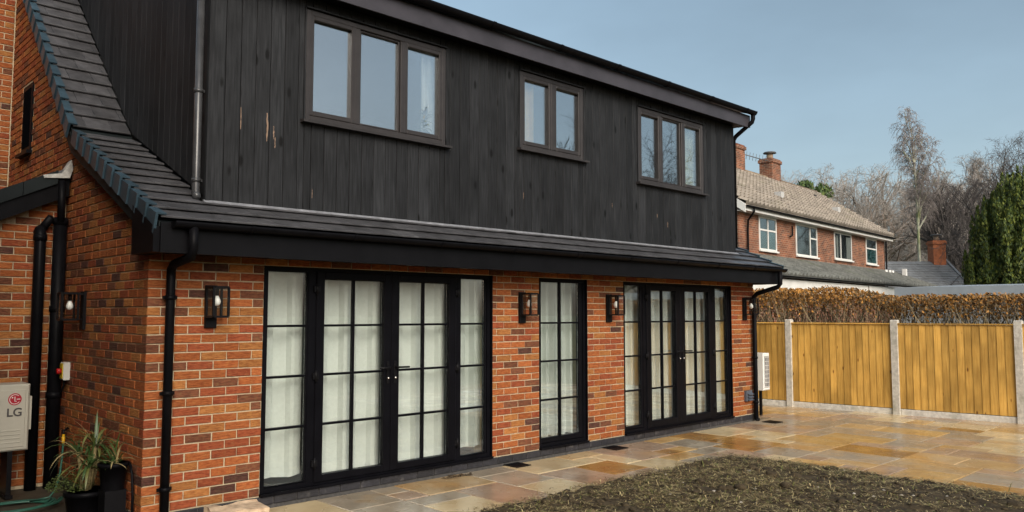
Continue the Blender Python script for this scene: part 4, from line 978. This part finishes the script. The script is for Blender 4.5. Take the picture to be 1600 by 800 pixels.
def tiled(b, x0, x1, p0, p1, tw, tg, thick=.085, mi=0):
    """rows of barrel tiles from eave p0=(y,z) to ridge p1"""
    dy, dz = p1[0]-p0[0], p1[1]-p0[1]; L_ = math.hypot(dy, dz); uy, uz = dy/L_, dz/L_; ny, nz = -uz, uy; nr = int(L_/tg); nc = int((x1-x0)/tw)
    for i in range(nr):
        for j in range(nc):
            xa = x0 + j*tw; V = []
            for s_, lift in ((i*tg, thick), (i*tg + tg*1.04, .012)):
                for f_, h in ((0,0),(.28,.075),(.55,.0),(.78,-.02),(1.0,0)):
                    V.append((xa + f_*tw, p0[0] + uy*s_ + ny*(lift+h), p0[1] + uz*s_ + nz*(lift+h)))
            V += [(xa, p0[0] + uy*i*tg, p0[1] + uz*i*tg), (xa + tw, p0[0] + uy*i*tg, p0[1] + uz*i*tg)]
            b.add(V, [(k, k+1, k+6, k+5) for k in range(4)] + [(10, 11, 4, 3, 2, 1, 0)], mi)
b = MB(); extr(b, [(-.05,5.26),(3.55,7.68),(ND+.3,5.26),(ND+.3,5.21),(3.55,7.60),(-.05,5.21)], -.22, NL + .28); nr_ = b.build('roof', NROOF, nb)
b = MB(); tiled(b, -.22, NL + .28, (-.06,5.28), (3.55,7.70), .30, .33); stuff(b.build('tiles', NROOF, nr_, recalc=False))
b = MB(); b.tube([(-.24,3.55,7.72),(NL+.3,3.55,7.72)], .11, 10); b.build('ridge', mat('ridge_tile', (0.22,0.16,0.10), .85, .3, 3), nr_)
b = MB(); b.box(-.2, NL + .25, -.02, .0, 5.06, 5.22); b.box(-.2, NL + .25, .0, .295, 5.06, 5.075); b.build('fascia', WPAINT, nb)
b = MB(); extr(b, [(-.06,4.98),(-.06,5.26),(3.55,7.64),(3.55,7.38)], -.24, -.205); b.build('bargeboard', WPAINT, nb)
b = MB(); half_gutter(b, -.2, NL + .25, -.085, 5.22, .06); b.build('gutter', BLACKP, nb)
b = MB(); b.tube([(.35,-.085,5.18),(.35,-.085,5.05),(.5,.2,4.80),(.5,.22,4.5),(.5,.22,0)], .035, 8); b.build('downpipe', BLACKP, nb)
b = MB(); b.tube([(NL-.08,.2,5.05),(NL-.08,.22,0)], .035, 8); b.build('downpipe', BLACKP, nb)
b = MB(); b.tube([(4.1,.2,4.9),(4.1,.2,4.55),(3.9,.2,4.5)], .03, 8); b.build('vent_pipe', BLACKP, nb)
def nwin(parent, x0, x1, z0, z1, yf, lights, tops, blind=None):
    f = MB(); t = .06
    f.box(x0, x0+t, yf-.03, yf+.06, z0, z1); f.box(x1-t, x1, yf-.03, yf+.06, z0, z1); f.box(x0+t, x1-t, yf-.029, yf+.06, z1-t, z1); f.box(x0+t, x1-t, yf-.029, yf+.06, z0, z0+t)
    w = x1 - x0; xs = [x0 + t] + [x0 + w*q for q in lights] + [x1 - t]
    for q in lights: f.box(x0 + w*q - .03, x0 + w*q + .03, yf-.028, yf+.06, z0+t, z1-t)
    for k in tops: f.box(xs[k], xs[k+1], yf-.027, yf+.06, z1 - .42*(z1-z0), z1 - .42*(z1-z0) + .055)
    f.box(x0-.06, x1+.06, yf-.09, yf-.031, z0-.05, z0+.005)
    o = f.build('window', WPAINT, parent)
    for k in range(len(xs)-1):
        p = MB(); p.box(xs[k], xs[k+1], yf-.012, yf-.006, z0+t, z1-t); p.build('window_pane', WGL, o)
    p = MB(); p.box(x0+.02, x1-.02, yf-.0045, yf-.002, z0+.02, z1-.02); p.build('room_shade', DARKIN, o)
    if blind: p = MB(); p.box(x0+t, x1-t, yf-.0055, yf-.0048, z0+t, z0 + (z1-z0)*blind[1]); p.build('blind', blind[0], o)
    return o
nwin(nb, *NW[0][:4], .30, [.5], [0,1], (PALEB,.56)); nwin(nb, *NW[1][:4], .30, [.66], [1]); nwin(nb, *NW[2][:4], .30, [.36], []); nwin(nb, *NW[3][:4], .30, [], [0], (TURQ,.62))
b = MB(); b.box(8.75, 8.95, .293, .2965, 4.0, 4.9); b.box(9.9, 10.35, .293, .2965, 4.0, 4.9); b.build('net_curtain', mat('net', (0.5,0.5,0.46), .9, .05, 5), nb)
# chimneys and aerial
def chimney(parent, x, yy, z0, z1, w, d, potted=True, m_=None):
    b = MB(); b.box(x-w/2, x+w/2, yy-d/2, yy+d/2, z0, z1-.2); b.box(x-w/2-.05, x+w/2+.05, yy-d/2-.05, yy+d/2+.05, z1-.199, z1-.06); b.box(x-w/2+.0, x+w/2, yy-d/2, yy+d/2, z1-.059, z1)
    o = b.build('chimney', m_ or FB, parent)
    if potted:
        p = MB(); p.tube([(x,yy,z1),(x,yy,z1+.28)], .14, 10); p.build('chimney_pot', mat('pot_%d' % int(x*10), (0.30,0.22,0.15), .9, .2, 5), o)
        p = MB(); p.tube([(x,yy,z1+.28),(x,yy,z1+.34)], [.30,.26], 10); p.build('cowl', mat('cowl_%d' % int(x*10), (0.09,0.09,0.09), .6, .2, 5), o)
chimney(nb, 9.9, 3.55, 7.2, 8.62, .9, .6); chimney(nb, 6.5, 3.6, 7.2, 8.75, .75, .6, False)
b = MB(); b.tube([(7.35,3.55,7.5),(7.35,3.55,8.55)], .025, 6); b.tube([(7.35,3.55,8.48),(9.3,3.3,8.42)], .02, 6)
for k in range(7): b.tube([(7.5+k*.25,3.55-.03*k,8.30),(7.5+k*.25,3.5-.03*k,8.62)], .01, 5)
b.build('aerial', mat('aerial_metal', (0.10,0.10,0.10), .5, .1, 5), nb)
for x, s_, z_ in ((5.2, 1.2, 6.15), (11.2, 1.2, 6.15)):
    b = MB(); b.box(x-.14, x+.14, s_-.2, s_+.12, z_-.02, z_+.22); b.build('roof_vent', mat('vent_pale_%d' % int(x), (0.5,0.5,0.48), .5, .1, 5), nr_)
b = MB(); b.box(12.6, 12.85, 2.6, 2.85, 6.95, 7.25); b.build('roof_cowl', mat('dark_cowl', (0.03,0.03,0.03), .6, .1, 5), nr_)
# lean-to along its front
b = MB(); extr(b, [(-1.75,2.86),(.295,3.66),(.295,3.58),(-1.75,2.78)], -4.5, NL + .9); nl_ = b.build('lean_to_roof', NROOF2, nb)
b = MB(); tiled(b, -4.5, NL + .9, (-1.76,2.87), (.29,3.67), .30, .30, .04); stuff(b.build('tiles', NROOF2, nl_, recalc=False))
for x0, x1, z0 in ((-4.5,6.2,2.30),(6.35,10.8,2.30),(10.95,NL+.8,2.20)): b = MB(); b.box(x0, x1, -1.72, -1.68, z0, 2.73); b.build('lean_to_fascia', WPAINT, nb)
b = MB(); b.box(-4.5, NL+.8, -1.66, .2, 0, 2.74); b.build('lean_to_wall', FB, nb)
b = MB(); half_gutter(b, -4.5, NL+.85, -1.83, 2.83, .06); b.build('lean_to_gutter', BLACKP, nb)
b = MB(); b.box(NL-.05, NL+.2, -.6, -.45, 3.35, 3.75); b.build('roof_vent', WPAINT, nl_)
for q in (.6, 1.0, 1.5): b = MB(); b.tube([(NL-q,-.2,3.42),(NL-q,-.2,3.66)], .06, 8); b.build('flue_cap', WPAINT, nl_)

# ------------------------------------------------------------------ things placed by bearing (px of the photograph gives only the direction)
RGT = Vector((math.sin(YAW), -math.cos(YAW), 0)); UPV = RGT.cross(FWD)
def bearing(px, depth):
    d = FWD + RGT * ((px - 800) / 1252.86); p = CAM + d * depth; return Vector((p.x, p.y, 0))
def height(py, depth): return 1.70 + (490.1 - py) / 1252.86 * depth

# low outbuilding with a pale flat roof beyond the hedge
t = thing('outbuilding', 'low outbuilding with pale grey sheet roof beyond the hedge', 'outbuilding', (16.2, -2.4, 0))
b = MB(); b.box(-.1, 4.4, -6.0, 2.55, 0, 2.02); b.build('wall', mat('render', (0.30,0.31,0.31), .8, .15, 2), t)
b = MB(); b.hexa([(-.25,-6.2,2.04),(4.6,-6.2,2.16),(4.6,2.62,2.16),(-.25,2.62,2.04),(-.25,-6.2,2.27),(4.6,-6.2,2.45),(4.6,2.62,2.45),(-.25,2.62,2.27)]); b.build('roof', mat('sheet_roof', (0.30,0.34,0.37), .6, .12, 1.5, rough_var=.1), t)
# slate roofed house further back
sp = bearing(1446, 40); t = thing('slate_house', 'slate roofed house with brick chimney half hidden by trees', 'house', sp, RAD(-44))
SLATE = mat('slate', (0.15,0.16,0.165), .6, .25, 2, stain=((0.23,0.23,0.21), 1.5, .6, .6))
b = MB(); b.box(-2, 2.55, .3, 5.9, 0, 2.55); b.build('wall', FB, t)
def slates(b, x0, x1, p0, p1, g_=.25):
    dy, dz = p1[0]-p0[0], p1[1]-p0[1]; L_ = math.hypot(dy, dz); uy, uz = dy/L_, dz/L_; rs = random.Random(2)
    for i in range(int(L_/g_)):
        x = x0 - (.15 if i % 2 else 0)
        while x < x1:
            a, e = max(x, x0), min(x + .3, x1); s0, s1 = i*g_, min(i*g_ + g_*1.15, L_); x += .3; j = rs.uniform(0,.008)
            if e - a < .03: continue
            def P(xx, s_, h): return (xx, p0[0] + uy*s_ - uz*h, p0[1] + uz*s_ + uy*h)
            b.hexa([P(a+.004,s0,0),P(e-.004,s0,0),P(e-.004,s1,0),P(a+.004,s1,0),P(a+.004,s0,.04+j),P(e-.004,s0,.04+j),P(e-.004,s1,.012),P(a+.004,s1,.012)])
b = MB(); extr(b, [(0,2.5),(3.1,4.50),(6.2,2.5),(6.2,2.4),(3.1,4.40),(0,2.4)], -2.5, 2.62); sr = b.build('roof', SLATE, t)
b = MB(); slates(b, -2.5, 2.6, (0,2.52), (3.1,4.53)); stuff(b.build('slates', SLATE, sr, recalc=False))
b = MB(); extr(b, [(.6,2.5),(3.1,3.85),(5.6,2.5),(5.6,2.4),(3.1,3.75),(.6,2.4)], 2.7, 4.1); sr2 = b.build('porch_roof', SLATE, t)
b = MB(); slates(b, 2.7, 4.1, (.6,2.52), (3.1,3.88)); stuff(b.build('slates', SLATE, sr2, recalc=False))
b = MB(); b.box(2.6, 2.75, 0, 3.2, 2.40, 2.5); b.hexa([(2.6,0,2.5),(2.72,0,2.5),(2.72,3.1,4.52),(2.6,3.1,4.52),(2.6,0,2.62),(2.72,0,2.62),(2.72,3.1,4.64),(2.6,3.1,4.64)]); b.build('verge', mat('verge_lead', (0.2,0.21,0.22), .6, .1, 3), sr)
chimney(t, 2.15, 3.0, 3.6, 5.6, .66, .62, True, mat('orange_brick', (0.36,0.12,0.05), .9, .3, 8))

# ------------------------------------------------------------------ trees
def grow(b, p, d, L_, r0, lvl, maxl, rng, cfg, tw):
    n = 5 if lvl == 0 else (4 if lvl < maxl else 3)
    pts = [p.copy()]; rad = [r0]; q = p.copy(); dd = d.normalized(); rend = r0 * (cfg.get('taper', .45) if lvl < maxl else .3)
    dirs = []
    for i in range(n):
        wob = cfg.get('wob', .22) * (0.4 if lvl == 0 else 1)
        dd = (dd + Vector((rng.gauss(0, wob), rng.gauss(0, wob), rng.gauss(0, wob*.7) + cfg['lift'][min(lvl, len(cfg['lift'])-1)]))).normalized()
        q = q + dd * (L_ / n); pts.append(q.copy()); dirs.append(dd.copy()); rad.append(r0 + (rend - r0) * (i+1) / n)
    tgt = b if lvl < 2 else tw
    tgt.tube(pts, rad, 7 if lvl == 0 else (5 if lvl == 1 else 3), 0, caps=False)
    if lvl >= maxl: return
    nch = cfg['n'][lvl]
    for k in range(nch):
        f_ = cfg['start'][lvl] + (1 - cfg['start'][lvl]) * (k + rng.random()) / nch; i = min(n-1, int(f_ * n)); fr = f_ * n - i
        base = pts[i].lerp(pts[i+1], fr); rr = rad[i] + (rad[i+1] - rad[i]) * fr
        ax = dirs[i].orthogonal().normalized(); ax.rotate(Matrix.Rotation(rng.uniform(0, 6.283), 3, dirs[i])); an = RAD(rng.uniform(*cfg['ang'][lvl]))
        nd = dirs[i] * math.cos(an) + ax * math.sin(an)
        grow(b, base, nd, L_ * rng.uniform(*cfg['len'][lvl]) * (1.1 - .35 * f_), max(cfg['rmin'], rr * rng.uniform(.45, .68)), lvl + 1, maxl, rng, cfg, tw)
OAK = dict(n=[13,9,8,7], start=[.35,.22,.15,.1], ang=[(25,80),(25,65),(25,60),(20,60)], len=[(1.0,1.5),(.45,.7),(.42,.66),(.4,.62)], lift=[.0,.06,.02,.0], rmin=.011, wob=.30)
BIRCH = dict(n=[20,7,6,5], start=[.56,.15,.1,.1], ang=[(18,38),(20,45),(25,55),(20,60)], len=[(.17,.27),(.4,.65),(.45,.7),(.6,.9)], lift=[.02,.08,-.08,-.30], rmin=.012, wob=.16)
TALL = dict(n=[11,8,7,7], start=[.22,.2,.15,.1], ang=[(18,45),(20,45),(20,50),(20,55)], len=[(.55,.8),(.42,.65),(.4,.62),(.4,.6)], lift=[.0,.16,.12,.08], rmin=.011, wob=.2)
BUSH = dict(n=[8,6,6], start=[.05,.1,.1], ang=[(20,70),(25,60),(20,60)], len=[(.7,1.0),(.5,.75),(.45,.7)], lift=[.0,.08,.05], rmin=.010, wob=.3)
BARKS = [(mat('bark_grey', (0.11,0.095,0.075), .9, .3, 6, stain=((0.10,0.12,0.03), 1.2, .5, .6)), mat('twig_grey', (0.34,0.31,0.275), .9, .25, 3)),
         (mat('bark_birch', (0.42,0.42,0.33), .8, .35, 5, stain=((0.20,0.24,0.06), 1.0, .45, .7)), mat('twig_birch', (0.27,0.235,0.215), .9, .2, 3)),
         (mat('bark_dark', (0.045,0.04,0.036), .9, .3, 6), mat('twig_dark', (0.085,0.075,0.07), .9, .2, 3)),
         (mat('bark_brown', (0.10,0.07,0.045), .9, .3, 6), mat('twig_brown', (0.25,0.19,0.145), .9, .25, 3))]
def bare_tree(px, top, depth, cfg, maxl, seed, bark, label, trunk_r, frac=.62, loc=None, h=None, lean=0.0, name='bare_tree', width=0.0):
    p = loc or bearing(px, depth); H = h or height(top, depth); rng = random.Random(seed)
    t = thing(name, label, 'tree', p, 0, 'bare winter trees behind the houses')
    b = MB(); tw = MB(); grow(b, Vector((0,0,-.2)), Vector((lean, lean*.3, 1)), H * frac, trunk_r, 0, maxl, rng, cfg, tw)
    zs = sorted(v[2] for v in tw.v); s = H / zs[int(len(zs) * .985)]
    rs = sorted(math.hypot(v[0], v[1]) for v in tw.v); sx = (width / rs[int(len(rs) * .95)]) if width else s
    def dome(v):
        x, yy, z = v[0]*sx, v[1]*sx, v[2]*s
        if width and cfg is not BIRCH:
            f_ = min(1.0, math.hypot(x, yy) / (1.25 * width)); Hm = H * (.60 + .40 * math.sqrt(1 - f_*f_)); q = z / Hm
            if q > .8: z = Hm * (.8 + .2 * math.tanh((q - .8) / .2))
        return (x, yy, z)
    for m_ in (b, tw): m_.v = [dome(v) for v in m_.v]
    b.build('trunk', BARKS[bark][0], t, recalc=False); tw.build('crown', BARKS[bark][1], t, recalc=False)
    return t
bare_tree(1240, 256, 66, OAK, 4, 101, 0, 'rounded bare tree rising behind the brown roof by the chimney', .26, .34, width=4.6)
bare_tree(1298, 249, 62, OAK, 4, 102, 0, 'broad bare oak behind the middle of the brown roof', .34, .34, width=5.4)
bare_tree(1362, 250, 58, OAK, 4, 103, 0, 'broad bare tree between the brown roof and the birch', .34, .34, width=5.2)
bare_tree(1408, 290, 75, OAK, 4, 104, 0, 'greyish bare tree low behind the birch trunk', .28, .34, width=5.0)
bare_tree(1432, 176, 46, BIRCH, 4, 105, 1, 'tall slender birch with pale trunk standing above all others', .15, .9, name='birch_tree', width=1.45)
bare_tree(1482, 236, 54, TALL, 4, 106, 0, 'many branched grey tree right of the birch', .26, .4, width=4.0)
bare_tree(1462, 250, 58, TALL, 4, 121, 0, 'grey bare tree close behind the right of the birch', .24, .4, width=3.4)
bare_tree(1510, 262, 47, TALL, 4, 107, 2, 'dark stemmed bare tree behind the orange chimney', .2, .4, width=3.0)
bare_tree(1548, 224, 60, TALL, 4, 108, 0, 'tall grey bare tree behind the conifer top', .28, .5, width=4.2)
bare_tree(1590, 200, 40, OAK, 4, 109, 2, 'dark flat topped tree at the right edge above the conifer', .2, .45, width=3.2)
bare_tree(1370, 318, 52, BUSH, 3, 110, 3, 'low brown thicket below the birch at the roof end', .08, .5, name='thicket')
bare_tree(1325, 312, 56, BUSH, 3, 111, 3, 'low brown thicket behind the brown roof verge', .08, .5, name='thicket')
bare_tree(0, 0, 0, OAK, 4, 113, 2, 'bare tree behind the photographer, mirrored in the far upstairs window', .25, .62, loc=Vector((33, -21.5, 0)), h=10.8)
bare_tree(0, 0, 0, TALL, 4, 114, 2, 'slender bare tree behind the photographer, mirrored low in the upstairs glass', .2, .5, loc=Vector((27, -24, 0)), h=9.6)

def leafy(name, label, loc, clumps, mats, rng, leaf, per, trunk_h, flame=True):
    t = thing(name, label, 'tree', loc)
    b = MB()
    for c, rx, rz in clumps:
        for k in range(per):
            a = rng.uniform(0, 6.283); f_ = rng.random(); rr = rx * ((1.25 * (1 - f_) ** .65 * min(1, f_ * 5 + .3)) if flame else math.sin(math.pi * min(1, f_ * .92 + .08)) ** .8) * rng.uniform(.55, 1.05)
            p = Vector((c[0] + rr*math.cos(a), c[1] + rr*math.sin(a), c[2] + (f_ - .4) * rz * 2))
            n_ = Vector((math.cos(a), math.sin(a), rng.uniform(-.3,.8))).normalized(); u = Vector((-math.sin(a), math.cos(a), 0)); v = Vector((0,0,1)) if flame else n_.cross(u)
            v = (v + Vector((rng.gauss(0,.35), rng.gauss(0,.35), rng.gauss(0,.2)))).normalized(); u = (u + Vector((rng.gauss(0,.4), rng.gauss(0,.4), rng.gauss(0,.3)))).normalized(); s = leaf * rng.uniform(.6, 1.3)
            b.add([p - u*s*.5, p + u*s*.5, p + u*s*.28 + v*s*1.1, p + v*s*1.7, p - u*s*.28 + v*s*1.1], [(0,1,2,3,4)], rng.choices([0,1,2],[5,3,2])[0])
    b.build('crown', mats, t, recalc=False)
    tr_ = MB(); tr_.tube([(0,0,0),(0,0,trunk_h)], [.18,.05], 8); tr_.build('trunk', BARKS[3][0], t)
CG = [mat('conifer_mid', (0.055,0.088,0.012), .7, .3, 2), mat('conifer_light', (0.125,0.150,0.016), .7, .3, 2), mat('conifer_dark', (0.024,0.045,0.012), .7, .3, 2)]
def conifer():
    rng = random.Random(61); D = 27; p = bearing(1602, D); H = height(262, D) - .62; cl = []
    R = 1.78
    for k in range(330):
        f_ = rng.random() ** .85; z = f_ * (H - .3); rr = R * (1 - max(0, (f_ - .5) / .5) ** 2.2) ** .5 * rng.uniform(.72, 1.0); a = rng.uniform(0, 6.283)
        cl.append(((rr*math.cos(a), rr*math.sin(a), z), rng.uniform(.12,.22), rng.uniform(.45,.85)))
    for k in range(90):
        a = rng.uniform(0, 6.283); rr = R * .6 * rng.uniform(.5,1); cl.append(((rr*math.cos(a), rr*math.sin(a), rng.uniform(.4, H - 1.2)), .4, .8))
    for k in range(70):
        a = rng.uniform(0, 6.283); rr = R * .55 * rng.random(); cl.append(((rr*math.cos(a), rr*math.sin(a), H - .75 - .5 * (rr/R)**2 + rng.uniform(-.3,.25)), .2, .5))
    leafy('conifer', 'dense green upright conifer at the right edge', p, cl, CG, rng, .055, 300, H - .5)
    # dark heartwood foliage that closes the middle
conifer()
rng = random.Random(63); p = bearing(1272, 58); H = height(283, 58)
leafy('evergreen_tree', 'small dark green evergreen showing above the brown roof', p, [((rng.gauss(0,.8), rng.gauss(0,.8), H - 1.1 + rng.uniform(-.9,.5)), .5, .5) for k in range(26)], [mat('ivy_mid', (0.05,0.095,0.02), .7, .3, 2), mat('ivy_light', (0.09,0.13,0.025), .7, .3, 2), mat('ivy_dark', (0.02,0.04,0.01), .7, .3, 2)], rng, .16, 90, H - 1, False)
# far wood that closes the view under the trees
b = MB(); rng = random.Random(71)
for k in range(1500):
    px = rng.uniform(1140, 1720); D = rng.uniform(88, 120); p = bearing(px, D); h_ = rng.uniform(4, 8.5) * (1 + .25 * noise.noise((px * .02, 0, 5))); z0 = rng.uniform(0, 3)
    d = Vector((rng.gauss(0,.35), rng.gauss(0,.35), 1)); q = p + Vector((0,0,z0)); m_ = q + d*(h_-z0)*.5; e = m_ + (d + Vector((rng.gauss(0,.4), rng.gauss(0,.4), 0)))*(h_-z0)*.5
    b.tube([q, m_, e], [.07,.045,.015], 3, 0, caps=False)
o = stuff(b.build('distant_wood', BARKS[3][1], recalc=False)); o['label'] = 'far brown wood closing the view between the houses'; o['category'] = 'wood'
